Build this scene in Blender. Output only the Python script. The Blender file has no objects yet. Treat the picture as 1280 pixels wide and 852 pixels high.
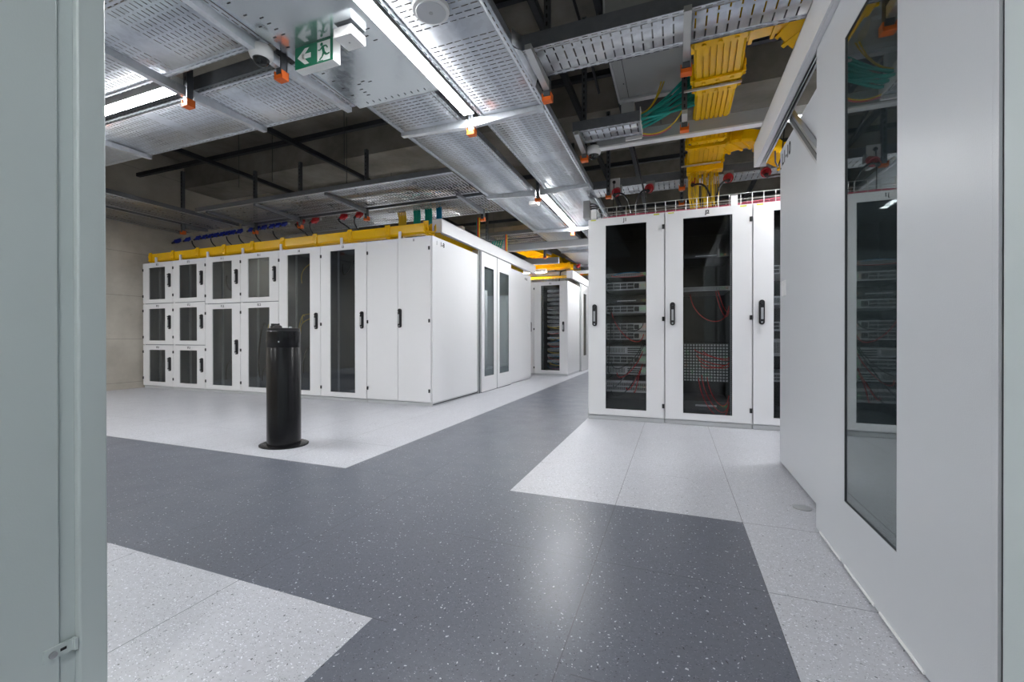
import bpy, bmesh, math, random
from mathutils import Vector, Matrix
random.seed(7)
C = bpy.context.scene.collection
PI = math.pi

# ------------------------------------------------------------------ materials
def new_mat(name):
    m = bpy.data.materials.new(name); m.use_nodes = True
    nt = m.node_tree; nt.nodes.clear()
    out = nt.nodes.new('ShaderNodeOutputMaterial')
    return m, nt, out
def N(nt, t, **kw):
    n = nt.nodes.new(t)
    for k, v in kw.items(): setattr(n, k, v)
    return n
def math_n(nt, op, a, b=None, c=None):
    n = nt.nodes.new('ShaderNodeMath'); n.operation = op
    for i, v in enumerate((a, b, c)):
        if v is None: continue
        if isinstance(v, (int, float)): n.inputs[i].default_value = v
        else: nt.links.new(v, n.inputs[i])
    return n.outputs[0]
def principled(nt, col=(.8,.8,.8), rough=.5, metal=0., spec=.5, coat=0.):
    p = nt.nodes.new('ShaderNodeBsdfPrincipled')
    p.inputs['Base Color'].default_value = (*col, 1)
    p.inputs['Roughness'].default_value = rough
    p.inputs['Metallic'].default_value = metal
    p.inputs['Specular IOR Level'].default_value = spec
    p.inputs['Coat Weight'].default_value = coat
    return p
def coords(nt, kind='Object'):
    return nt.nodes.new('ShaderNodeTexCoord').outputs[kind]
def simple(name, col, rough=.5, metal=0., spec=.5, var=.04, scale=6., bump=0., bscale=400., coat=0.):
    """paint or plastic with a slight procedural variation and optional orange-peel bump"""
    m, nt, out = new_mat(name)
    p = principled(nt, col, rough, metal, spec, coat)
    tc = coords(nt)
    no = N(nt, 'ShaderNodeTexNoise'); no.inputs['Scale'].default_value = scale; no.inputs['Detail'].default_value = 3
    nt.links.new(tc, no.inputs['Vector'])
    mx = N(nt, 'ShaderNodeMix', data_type='RGBA')
    mx.inputs['A'].default_value = (*[c*(1-var) for c in col], 1)
    mx.inputs['B'].default_value = (*[min(1, c*(1+var)) for c in col], 1)
    nt.links.new(no.outputs['Fac'], mx.inputs['Factor'])
    nt.links.new(mx.outputs['Result'], p.inputs['Base Color'])
    if bump:
        nb = N(nt, 'ShaderNodeTexNoise'); nb.inputs['Scale'].default_value = bscale
        nt.links.new(tc, nb.inputs['Vector'])
        b = N(nt, 'ShaderNodeBump'); b.inputs['Strength'].default_value = bump; b.inputs['Distance'].default_value = .001
        nt.links.new(nb.outputs['Fac'], b.inputs['Height']); nt.links.new(b.outputs['Normal'], p.inputs['Normal'])
    nt.links.new(p.outputs[0], out.inputs[0])
    return m
def emit(name, col, s):
    m, nt, out = new_mat(name)
    e = N(nt, 'ShaderNodeEmission'); e.inputs[0].default_value = (*col, 1); e.inputs[1].default_value = s
    nt.links.new(e.outputs[0], out.inputs[0]); return m

def galv_shader(nt, rough=.38, tint=(.70,.73,.77), spangle=.12):
    p = principled(nt, tint, rough, .85)
    tc = coords(nt)
    v = N(nt, 'ShaderNodeTexVoronoi'); v.inputs['Scale'].default_value = 28
    nt.links.new(tc, v.inputs['Vector'])
    no = N(nt, 'ShaderNodeTexNoise'); no.inputs['Scale'].default_value = 3; no.inputs['Detail'].default_value = 4
    nt.links.new(tc, no.inputs['Vector'])
    sep = N(nt, 'ShaderNodeSeparateColor'); nt.links.new(v.outputs['Color'], sep.inputs[0])
    f = math_n(nt, 'ADD', math_n(nt, 'MULTIPLY', sep.outputs[0], .5), math_n(nt, 'MULTIPLY', no.outputs['Fac'], .6))
    mx = N(nt, 'ShaderNodeMix', data_type='RGBA')
    mx.inputs['A'].default_value = (*[c*(1-spangle) for c in tint], 1); mx.inputs['B'].default_value = (*[min(1, c*(1+spangle)) for c in tint], 1)
    nt.links.new(f, mx.inputs['Factor']); nt.links.new(mx.outputs['Result'], p.inputs['Base Color'])
    r = math_n(nt, 'ADD', math_n(nt, 'MULTIPLY', f, .14), rough-.07)
    nt.links.new(r, p.inputs['Roughness'])
    return p
def galv(name, rough=.38, tint=(.70,.73,.77), spangle=.12):
    m, nt, out = new_mat(name); p = galv_shader(nt, rough, tint, spangle); nt.links.new(p.outputs[0], out.inputs[0]); return m
def slotted(name, px, wx, py, wy, rough=.38, tint=(.62,.655,.70), joint=0.):
    """galvanised sheet with punched slots: u runs along the tray, v across it (metres); the slots are real openings"""
    m, nt, out = new_mat(name)
    p = galv_shader(nt, rough, tint)
    uv = N(nt, 'ShaderNodeSeparateXYZ'); nt.links.new(coords(nt, 'UV'), uv.inputs[0])
    a = math_n(nt, 'LESS_THAN', math_n(nt, 'FRACT', math_n(nt, 'DIVIDE', math_n(nt, 'ADD', uv.outputs[0], 50.), px)), wx)
    b = math_n(nt, 'LESS_THAN', math_n(nt, 'FRACT', math_n(nt, 'DIVIDE', math_n(nt, 'ADD', uv.outputs[1], 50.), py)), wy)
    f = math_n(nt, 'MULTIPLY', a, b)
    if joint:   # unpunched band at every embossed rib
        c = math_n(nt, 'GREATER_THAN', math_n(nt, 'FRACT', math_n(nt, 'DIVIDE', math_n(nt, 'ADD', uv.outputs[0], 50.), joint)), .13)
        f = math_n(nt, 'MULTIPLY', f, c)
    tr = N(nt, 'ShaderNodeBsdfTransparent'); ms = N(nt, 'ShaderNodeMixShader')
    nt.links.new(f, ms.inputs[0]); nt.links.new(p.outputs[0], ms.inputs[1]); nt.links.new(tr.outputs[0], ms.inputs[2])
    nt.links.new(ms.outputs[0], out.inputs[0]); return m
def glass(name, tint, ior=1.5, rough=.015, boost=0.):
    m, nt, out = new_mat(name)
    tr = N(nt, 'ShaderNodeBsdfTransparent'); tr.inputs[0].default_value = (*tint, 1)
    gl = N(nt, 'ShaderNodeBsdfGlossy'); gl.inputs['Roughness'].default_value = rough; gl.inputs[0].default_value = (.9,.95,.95,1)
    fr = N(nt, 'ShaderNodeFresnel'); ge = N(nt, 'ShaderNodeNewGeometry')   # same reflectance on both faces of the thin pane
    nt.links.new(math_n(nt, 'ADD', math_n(nt, 'MULTIPLY', ge.outputs['Backfacing'], 1/ior-ior), ior), fr.inputs[0])
    f = math_n(nt, 'MINIMUM', math_n(nt, 'ADD', fr.outputs[0], boost), 1.)
    ms = N(nt, 'ShaderNodeMixShader'); nt.links.new(f, ms.inputs[0])
    nt.links.new(tr.outputs[0], ms.inputs[1]); nt.links.new(gl.outputs[0], ms.inputs[2]); nt.links.new(ms.outputs[0], out.inputs[0])
    return m

def floor_mat(name, col, white_amt, seams=True):
    m, nt, out = new_mat(name)
    p = principled(nt, col, .2, 0, .38)
    tc = coords(nt)
    no = N(nt, 'ShaderNodeTexNoise'); no.inputs['Scale'].default_value = 55; no.inputs['Detail'].default_value = 5
    nt.links.new(tc, no.inputs['Vector'])
    base = N(nt, 'ShaderNodeMix', data_type='RGBA')
    base.inputs['A'].default_value = (*[c*.84 for c in col], 1); base.inputs['B'].default_value = (*[c*1.16 for c in col], 1)
    nt.links.new(no.outputs['Fac'], base.inputs['Factor'])
    prev = base.outputs['Result']
    # chips: small elongated flecks, light and dark
    warp = N(nt, 'ShaderNodeTexNoise'); warp.inputs['Scale'].default_value = 30
    nt.links.new(tc, warp.inputs['Vector'])
    wadd = N(nt, 'ShaderNodeVectorMath', operation='MULTIPLY_ADD')
    nt.links.new(warp.outputs['Color'], wadd.inputs[0]); wadd.inputs[1].default_value = (.03,.03,0); nt.links.new(tc, wadd.inputs[2])
    for k, (sc, thr, rnd, c2, seed) in enumerate(((78, .13, .79, white_amt, 0), (140, .2, .70, tuple(min(1, c*1.7) for c in col), 3.3),
                                              (72, .12, .86, tuple(c*.28 for c in col), 7.1), (130, .2, .70, tuple(c*.55 for c in col), 11.7))):
        mp = N(nt, 'ShaderNodeMapping'); mp.inputs['Location'].default_value = (seed, seed*.7, 0); mp.inputs['Scale'].default_value = (1, 1.5 if k % 2 else .8, 1)
        mp.inputs['Rotation'].default_value = (0, 0, k*.7)
        nt.links.new(wadd.outputs[0], mp.inputs[0])
        v = N(nt, 'ShaderNodeTexVoronoi', voronoi_dimensions='2D'); v.inputs['Scale'].default_value = sc
        nt.links.new(mp.outputs[0], v.inputs['Vector'])
        sep = N(nt, 'ShaderNodeSeparateColor'); nt.links.new(v.outputs['Color'], sep.inputs[0])
        a = math_n(nt, 'LESS_THAN', v.outputs['Distance'], math_n(nt, 'MULTIPLY', sep.outputs[1], thr*1.6))
        b = math_n(nt, 'GREATER_THAN', sep.outputs[0], rnd)
        f = math_n(nt, 'MULTIPLY', a, b)
        mx = N(nt, 'ShaderNodeMix', data_type='RGBA'); nt.links.new(f, mx.inputs['Factor']); nt.links.new(prev, mx.inputs['A'])
        mx.inputs['B'].default_value = (*c2, 1); prev = mx.outputs['Result']
    # seams between the 600 mm raised-floor panels
    s = N(nt, 'ShaderNodeSeparateXYZ'); nt.links.new(tc, s.inputs[0])
    def seam(o, w):
        fr = math_n(nt, 'FRACT', math_n(nt, 'ADD', math_n(nt, 'DIVIDE', math_n(nt, 'ADD', o, 60.), .6), .5))
        return math_n(nt, 'LESS_THAN', math_n(nt, 'ABSOLUTE', math_n(nt, 'SUBTRACT', fr, .5)), w/.6)
    sm = N(nt, 'ShaderNodeTexNoise'); sm.inputs['Scale'].default_value = .9; nt.links.new(tc, sm.inputs['Vector'])
    keep = math_n(nt, 'GREATER_THAN', sm.outputs['Fac'], .5)
    keepx = math_n(nt, 'MAXIMUM', math_n(nt, 'GREATER_THAN', s.outputs[0], -.3), math_n(nt, 'LESS_THAN', s.outputs[0], -1.0))
    keepy = math_n(nt, 'MAXIMUM', keep, math_n(nt, 'LESS_THAN', math_n(nt, 'ABSOLUTE', s.outputs[1]), .3))
    keepy = math_n(nt, 'MULTIPLY', keepy, math_n(nt, 'LESS_THAN', s.outputs[1], 1.0))
    fx = math_n(nt, 'MULTIPLY', seam(s.outputs[0], .0015), keepx); fy = math_n(nt, 'MULTIPLY', seam(s.outputs[1], .0015), keepy)
    f = math_n(nt, 'MULTIPLY', math_n(nt, 'MAXIMUM', fx, fy), .75)
    mx = N(nt, 'ShaderNodeMix', data_type='RGBA'); nt.links.new(f, mx.inputs['Factor']); nt.links.new(prev, mx.inputs['A'])
    mx.inputs['B'].default_value = (.05,.05,.055,1); prev = mx.outputs['Result']
    nt.links.new(prev, p.inputs['Base Color'])
    n2 = N(nt, 'ShaderNodeTexNoise'); n2.inputs['Scale'].default_value = 5; n2.inputs['Detail'].default_value = 6; nt.links.new(tc, n2.inputs['Vector'])
    nt.links.new(math_n(nt, 'ADD', math_n(nt, 'MULTIPLY', n2.outputs['Fac'], .16), .26), p.inputs['Roughness'])
    nb = N(nt, 'ShaderNodeTexNoise'); nb.inputs['Scale'].default_value = 160; nt.links.new(tc, nb.inputs['Vector'])
    b = N(nt, 'ShaderNodeBump'); b.inputs['Strength'].default_value = .12; b.inputs['Distance'].default_value = .001
    nt.links.new(nb.outputs['Fac'], b.inputs['Height']); nt.links.new(b.outputs['Normal'], p.inputs['Normal'])
    nt.links.new(p.outputs[0], out.inputs[0]); return m

def concrete(name, c0, c1, joints=True):
    m, nt, out = new_mat(name)
    p = principled(nt, c0, .85, 0, .3)
    tc = coords(nt)
    no = N(nt, 'ShaderNodeTexNoise'); no.inputs['Scale'].default_value = 1.6; no.inputs['Detail'].default_value = 9; no.inputs['Roughness'].default_value = .62
    nt.links.new(tc, no.inputs['Vector'])
    r = N(nt, 'ShaderNodeValToRGB'); r.color_ramp.elements[0].position = .3; r.color_ramp.elements[1].position = .72
    r.color_ramp.elements[0].color = (*c0, 1); r.color_ramp.elements[1].color = (*c1, 1)
    nt.links.new(no.outputs['Fac'], r.inputs[0]); prev = r.outputs[0]
    if joints:
        s = N(nt, 'ShaderNodeSeparateXYZ'); nt.links.new(tc, s.inputs[0])
        j1 = math_n(nt, 'LESS_THAN', math_n(nt, 'FRACT', math_n(nt, 'DIVIDE', math_n(nt, 'ADD', s.outputs[2], 5.0-.52-.09), .75)), .012)
        v = N(nt, 'ShaderNodeTexVoronoi'); v.inputs['Scale'].default_value = 9; nt.links.new(tc, v.inputs['Vector'])
        pore = math_n(nt, 'LESS_THAN', v.outputs['Distance'], .045)
        f = math_n(nt, 'MULTIPLY', math_n(nt, 'MAXIMUM', j1, pore), .5)
        mx = N(nt, 'ShaderNodeMix', data_type='RGBA'); nt.links.new(f, mx.inputs['Factor']); nt.links.new(prev, mx.inputs['A'])
        mx.inputs['B'].default_value = (*[c*.45 for c in c0], 1); prev = mx.outputs['Result']
    nt.links.new(prev, p.inputs['Base Color'])
    nb = N(nt, 'ShaderNodeTexNoise'); nb.inputs['Scale'].default_value = 40; nb.inputs['Detail'].default_value = 5; nt.links.new(tc, nb.inputs['Vector'])
    b = N(nt, 'ShaderNodeBump'); b.inputs['Strength'].default_value = .25; b.inputs['Distance'].default_value = .004
    nt.links.new(nb.outputs['Fac'], b.inputs['Height']); nt.links.new(b.outputs['Normal'], p.inputs['Normal'])
    nt.links.new(p.outputs[0], out.inputs[0]); return m

M = {}
M['white'] = simple('white_powder_coat', (.74,.74,.75), .38, var=.012, bump=.12, bscale=350)
M['panel'] = simple('pale_grey_powder_coat', (.56,.575,.60), .34, var=.012, bump=.25, bscale=260)
M['greenish'] = simple('grey_green_powder_coat', (.56,.62,.62), .42, var=.02, bump=.15, bscale=260)
M['plinth'] = simple('plinth_grey', (.5,.51,.52), .45)
M['seal'] = simple('dark_rubber_seal', (.045,.05,.055), .6)
M['alu'] = simple('anodised_aluminium', (.50,.51,.52), .33, .8, var=.05)
M['dark_alu'] = simple('dark_aluminium_track', (.12,.125,.13), .4, .6)
M['inside'] = simple('rack_interior_charcoal', (.18,.20,.23), .55)
M['inside_j'] = simple('rack_interior_black', (.018,.018,.02), .5)
M['rail'] = simple('rack_rail_grey', (.45,.47,.50), .4, .2)
M['blackp'] = simple('black_plastic', (.012,.012,.014), .35)
M['gloss_black'] = simple('glossy_black_paint', (.004,.004,.005), .24, spec=.4)
M['silver'] = simple('silver_insert', (.42,.43,.45), .3, .6)
M['orange'] = simple('orange_plastic', (.85,.15,.01), .4)
M['yellow'] = simple('yellow_duct_plastic', (.86,.50,.0), .24, var=.06, scale=9)
M['ycable'] = simple('yellow_fibre_cable', (.75,.52,.02), .45)
M['red'] = simple('red_plug_plastic', (.42,.012,.02), .35)
M['blue'] = simple('blue_plug_plastic', (.008,.025,.36), .35)
M['teal'] = simple('teal_cable', (.01,.34,.28), .35)
M['cyan'] = simple('blue_cable_sheath', (.0,.20,.42), .4)
M['redcable'] = simple('red_cable', (.62,.01,.012), .35)
M['pink'] = simple('pink_cable', (.55,.10,.16), .45)
M['whitep'] = simple('white_plastic', (.78,.78,.78), .35)
M['greyp'] = simple('grey_plastic', (.40,.41,.42), .4)
M['box'] = simple('grey_enclosure_paint', (.36,.37,.37), .45)
M['green'] = simple('exit_sign_green', (.0,.16,.075), .3)
M['signwhite'] = simple('exit_sign_white', (.80,.82,.80), .3)
M['ink'] = simple('black_lettering', (.012,.012,.014), .6)
M['steel'] = simple('bright_steel', (.7,.71,.72), .25, .9)
M['wire'] = simple('wire_basket_steel', (.62,.63,.62), .35, .7)
M['darksteel'] = galv('dark_channel_steel', .5, (.075,.08,.088))
M['server'] = simple('server_metal', (.55,.56,.57), .45, .1)
M['serverdark'] = simple('server_bezel_black', (.03,.032,.035), .4)
M['label_y'] = simple('yellow_sticker', (.62,.66,.02), .5)
M['galv'] = galv('galvanised_steel', .36)
M['galv_dull'] = galv('dull_galvanised_steel', .48, (.24,.255,.28))
M['upright_steel'] = galv('upright_steel', .5, (.15,.16,.175))
M['plate'] = galv('smooth_galvanised_sheet', .16, (.60,.65,.68), .05)
M['slots'] = slotted('slotted_tray_floor', .042, .2, .060, .76, .40, joint=1.0)
M['slots_fine'] = slotted('finely_slotted_tray_floor', .028, .2, .045, .62, .34)
M['mesh'] = slotted('ribbed_tray_floor', .045, .42, .11, .8, .3, (.42,.43,.44))
M['ladder'] = slotted('wide_slotted_tray_floor', .062, .15, .115, .80, .36)
M['edge_slots'] = slotted('edge_slotted_strip', .06, .64, .024, .3, .36)
M['slot_side'] = slotted('slotted_side_rail', .05, .62, .028, .2, .4)
M['strut'] = slotted('slotted_strut', .03, .5, .5, .0, .42, (.40,.43,.46))
M['led_white'] = emit('led_diffuser', (.97,.985,1.0), 30.)
M['led_g'] = emit('green_status_led', (.2,1,.25), .8)
M['led_o'] = emit('orange_status_led', (1,.3,.05), 1.2)
M['led_b'] = emit('blue_status_led', (.1,.25,1), 6)
M['glass_left'] = glass('smoked_glass', (.74,.76,.79), 1.5, boost=.02)
M['glass_j'] = glass('dark_smoked_glass', (.78,.79,.80), 1.42)
M['glass_aisle'] = glass('tinted_aisle_glass', (.42,.47,.48), 1.6, boost=.15)
M['lens'] = glass('camera_dome_glass', (.12,.12,.13))
M['floor_light'] = floor_mat('light_speckled_vinyl', (.455,.46,.495), (.70,.71,.73))
M['floor_dark'] = floor_mat('dark_speckled_vinyl', (.112,.12,.146), (.50,.52,.56))
M['concrete'] = concrete('wall_concrete', (.40,.365,.31), (.60,.56,.49))
M['ceil'] = concrete('ceiling_concrete', (.17,.16,.135), (.34,.32,.28), False)

# ------------------------------------------------------------------ mesh builder
class MB:
    def __init__(s): s.v=[]; s.f=[]; s.m=[]; s.sm=[]
    def face(s, pts, mi=0, smooth=False):
        n=len(s.v); s.v += [tuple(p) for p in pts]; s.f.append(tuple(range(n, n+len(pts)))); s.m.append(mi); s.sm.append(smooth)
    def box(s, x0,x1,y0,y1,z0,z1, mi=0):
        if x0>x1:x0,x1=x1,x0
        if y0>y1:y0,y1=y1,y0
        if z0>z1:z0,z1=z1,z0
        n=len(s.v)
        s.v += [(x0,y0,z0),(x1,y0,z0),(x1,y1,z0),(x0,y1,z0),(x0,y0,z1),(x1,y0,z1),(x1,y1,z1),(x0,y1,z1)]
        for q in ((0,3,2,1),(4,5,6,7),(0,1,5,4),(1,2,6,5),(2,3,7,6),(3,0,4,7)):
            s.f.append(tuple(n+i for i in q)); s.m.append(mi); s.sm.append(False)
        return s
    def tube(s, pts, r, n=8, mi=0, cap=True, smooth=True):
        pts=[Vector(p) for p in pts]; rs = r if isinstance(r,(list,tuple)) else [r]*len(pts)
        base=len(s.v); up=None
        for i,p in enumerate(pts):
            t=(pts[min(i+1,len(pts)-1)]-pts[max(i-1,0)]).normalized()
            if up is None:
                up=Vector((0,0,1)) if abs(t.z)<.9 else Vector((1,0,0))
            a=t.cross(up)
            if a.length<1e-4: a=t.orthogonal()
            a.normalize(); b=a.cross(t).normalized(); up=b
            for k in range(n):
                w=2*PI*k/n; s.v.append(tuple(p+(a*math.cos(w)+b*math.sin(w))*rs[i]))
        for i in range(len(pts)-1):
            for k in range(n):
                k2=(k+1)%n
                s.f.append((base+i*n+k, base+i*n+k2, base+(i+1)*n+k2, base+(i+1)*n+k)); s.m.append(mi); s.sm.append(smooth)
        if cap:
            s.f.append(tuple(base+k for k in reversed(range(n)))); s.m.append(mi); s.sm.append(False)
            e=base+(len(pts)-1)*n; s.f.append(tuple(e+k for k in range(n))); s.m.append(mi); s.sm.append(False)
        return s
    def lathe(s, c, prof, n=24, mi=0, axis='z', sx=1., sy=1.):
        base=len(s.v); c=Vector(c)
        for r,z in prof:
            for k in range(n):
                w=2*PI*k/n; a,b=r*math.cos(w)*sx, r*math.sin(w)*sy
                s.v.append(tuple(c+(Vector((a,b,z)) if axis=='z' else Vector((a,z,b)) if axis=='y' else Vector((z,a,b)))))
        for i in range(len(prof)-1):
            for k in range(n):
                k2=(k+1)%n; s.f.append((base+i*n+k, base+i*n+k2, base+(i+1)*n+k2, base+(i+1)*n+k)); s.m.append(mi); s.sm.append(True)
        s.f.append(tuple(base+k for k in reversed(range(n)))); s.m.append(mi); s.sm.append(False)
        e=base+(len(prof)-1)*n; s.f.append(tuple(e+k for k in range(n))); s.m.append(mi); s.sm.append(False)
        return s
    def sweep(s, path, prof, mi=0, closed=True, smooth=False):
        """sweep a (side, up) profile along a path, up stays world z-ish"""
        path=[Vector(p) for p in path]; base=len(s.v); n=len(prof)
        for i,p in enumerate(path):
            t=(path[min(i+1,len(path)-1)]-path[max(i-1,0)]).normalized()
            a=t.cross(Vector((0,0,1)));  a = a.normalized() if a.length>1e-4 else Vector((1,0,0))
            b=a.cross(t).normalized()
            for u,w in prof: s.v.append(tuple(p+a*u+b*w))
        for i in range(len(path)-1):
            for k in range(n if closed else n-1):
                k2=(k+1)%n
                s.f.append((base+i*n+k, base+i*n+k2, base+(i+1)*n+k2, base+(i+1)*n+k)); s.m.append(mi); s.sm.append(smooth)
        if closed:
            s.f.append(tuple(base+k for k in reversed(range(n)))); s.m.append(mi); s.sm.append(False)
            e=base+(len(path)-1)*n; s.f.append(tuple(e+k for k in range(n))); s.m.append(mi); s.sm.append(False)
        return s
    def build(s, name, mats, parent=None, origin=None, bevel=0., swap=False):
        mats = mats if isinstance(mats,(list,tuple)) else [mats]
        mats = [M[k] if isinstance(k,str) else k for k in mats]
        if parent is not None: o0 = world_loc(parent)
        org = Vector(origin) if origin is not None else (o0 if parent is not None else s.base())
        me = bpy.data.meshes.new(name)
        me.from_pydata([tuple(Vector(v)-org) for v in s.v], [], s.f)
        for mt in mats: me.materials.append(mt)
        me.polygons.foreach_set('material_index', s.m); me.polygons.foreach_set('use_smooth', s.sm)
        uv = me.uv_layers.new(name='UVMap').data
        for p in me.polygons:
            nn = p.normal; ax = max(range(3), key=lambda i: abs(nn[i]))
            for li in p.loop_indices:
                w = s.v[me.loops[li].vertex_index]
                if ax==2: uv[li].uv = (w[1],w[0]) if swap else (w[0],w[1])
                elif ax==1: uv[li].uv = (w[0],w[2])
                else: uv[li].uv = (w[1],w[2])
        me.update(); me.set_sharp_from_angle(angle=math.radians(38))
        o = bpy.data.objects.new(name, me); C.objects.link(o)
        if parent is not None:
            o.parent = parent; o.location = org - world_loc(parent)
        else: o.location = org
        if bevel:
            b = o.modifiers.new('bevel','BEVEL'); b.width = bevel; b.segments = 2; b.limit_method='ANGLE'; b.angle_limit=math.radians(40)
        return o
    def base(s):
        xs=[v[0] for v in s.v]; ys=[v[1] for v in s.v]; zs=[v[2] for v in s.v]
        return Vector(((min(xs)+max(xs))/2,(min(ys)+max(ys))/2,min(zs)))
def world_loc(o):
    l = Vector(o.location)
    while o.parent: o = o.parent; l += Vector(o.location)
    return l
def thing(name, label, cat, loc, group=None):
    o = bpy.data.objects.new(name, None); C.objects.link(o); o.location = loc; o.empty_display_size=.1
    return tag(o, label, cat, group)
def tag(o, label, cat, group=None, kind=None):
    o['label']=label; o['category']=cat
    if group: o['group']=group
    if kind: o['kind']=kind
    return o
def struct(o): o['kind']='structure'; return o
def copy_tree(o, parent=None, label=None, loc=None):
    c = o.copy(); C.objects.link(c)
    if parent is not None: c.parent = parent
    if label: c['label']=label
    if loc is not None: c.location = loc
    for ch in list(o.children): copy_tree(ch, c)
    return c
def text(name, body, size, loc, face, mat, parent, squash=1., bold=.0012):
    cu = bpy.data.curves.new(name,'FONT'); cu.body=body; cu.size=size; cu.align_x='CENTER'; cu.align_y='CENTER'; cu.extrude=.0006; cu.offset=bold
    t = bpy.data.objects.new(name+'_src', cu); C.objects.link(t)
    bpy.context.view_layer.update()
    me = bpy.data.meshes.new_from_object(t.evaluated_get(bpy.context.evaluated_depsgraph_get()))
    bpy.data.objects.remove(t, do_unlink=True); bpy.data.curves.remove(cu)
    rz = {'-y':0, '+x':PI/2, '-x':-PI/2, '+y':PI}[face]
    me.transform(Matrix.Rotation(rz,4,'Z') @ Matrix.Rotation(PI/2,4,'X') @ Matrix.Diagonal((squash,1,1,1)))
    me.materials.clear(); me.materials.append(M[mat]); me.name=name
    o = bpy.data.objects.new(name, me); C.objects.link(o)
    o.parent=parent; o.location = Vector(loc)-world_loc(parent)
    return o
def bez(p0,p1,p2,p3,n=14):
    p0,p1,p2,p3=[Vector(p) for p in (p0,p1,p2,p3)]
    return [p0*(1-t)**3+p1*3*t*(1-t)**2+p2*3*t*t*(1-t)+p3*t**3 for t in [i/n for i in range(n+1)]]
def cable(name, pts, r, mat, label, cat, group=None, n=6):
    m=MB(); m.tube(pts, r, n); return tag(m.build(name, mat), label, cat, group)
ORD=['first','second','third','fourth','fifth','sixth','seventh','eighth','ninth','tenth','eleventh','twelfth','thirteenth','fourteenth','fifteenth','sixteenth','seventeenth','eighteenth','nineteenth','twentieth']

# ------------------------------------------------------------------ the room
XL, XRW, YN, YF, ZC = -8.56, 7.6, -6.0, 15.0, 4.25
fl = MB()
def is_dark(x, y):   # colour plan of the raised floor: one dark lane with its branches
    if y > 0: return -1.8 < x < -.6
    if y > -1.2: return x < .6
    return -.6 < x < .6
xs = [XL-.3]+[round(-8.4+.6*i,3) for i in range(27)]+[XRW+.3]
ys = [YN-.2]+[round(-6+.6*i,3) for i in range(1,36)]+[YF+.3]
for i in range(len(xs)-1):
    for j in range(len(ys)-1):
        a,b,c,d = xs[i],xs[i+1],ys[j],ys[j+1]
        fl.face([(a,c,0),(b,c,0),(b,d,0),(a,d,0)], 1 if is_dark((a+b)/2,(c+d)/2) else 0)
o = fl.build('floor', ['floor_light','floor_dark'], origin=(0,0,0))
bm = bmesh.new(); bm.from_mesh(o.data); bmesh.ops.remove_doubles(bm, verts=bm.verts, dist=1e-4); bm.to_mesh(o.data); bm.free()
struct(o)
m = MB(); m.box(XL-.3,XL, YN,YF, 0,ZC); struct(m.build('wall_left','concrete',origin=(XL,0,0)))
m = MB(); m.box(XL,XRW, YF,YF+.3, 0,ZC); struct(m.build('wall_back','concrete',origin=(0,YF,0)))
m = MB(); m.box(XRW,XRW+.3, YN,YF, 0,ZC); struct(m.build('wall_right','concrete',origin=(XRW,0,0)))
m = MB(); m.box(XL,XRW, YN-.3,YN, 0,ZC); struct(m.build('wall_front','concrete',origin=(0,YN,0)))
m = MB(); m.box(XL-.3,XRW+.3, YN-.3,YF+.3, ZC,ZC+.3)
for yb in (-4.6,-1.9,.75,3.15,5.6,8.0,10.4,12.8): m.box(XL,XRW, yb,yb+.75, ZC-.5,ZC)
struct(m.build('ceiling','ceil',origin=(0,0,ZC)))

# ------------------------------------------------------------------ cabinets
def handle(parent, x, y, z, h=.235):
    m=MB(); w=.024
    m.lathe((x,y-.008,z+h/2-w),[(w,-.008),(w,.004),(w*.85,.009)][::-1] and [(w,-.012),(w,.008)],16,0,'y')
    m.lathe((x,y-.008,z-h/2+w),[(w,-.012),(w,.008)],16,0,'y')
    m.box(x-w,x+w, y-.018,y, z-h/2+w, z+h/2-w)
    m.box(x-w*.62,x+w*.62, y-.034,y-.018, z-h/2+.03, z+h/2-.045)      # lever
    m.box(x-w*.42,x+w*.42, y-.037,y-.034, z-h/2+.05, z+h/2-.075, 1)  # silver insert
    m.lathe((x,y-.024,z-h/2+.022),[(.008,-.004),(.008,.004)],10,1,'y')
    m.lathe((x,y-.03,z+h/2-.026),[(.011,-.012),(.011,.012)],12,0,'y')
    return m.build('handle',['blackp','silver'],parent)
def hinge(parent, x, y, z):
    m=MB(); m.box(x-.012,x+.012,y-.008,y+.004,z-.022,z+.022); m.tube([(x,y-.008,z-.022),(x,y-.008,z+.022)],.006,8)
    return m.build('hinge','blackp',parent)
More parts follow.
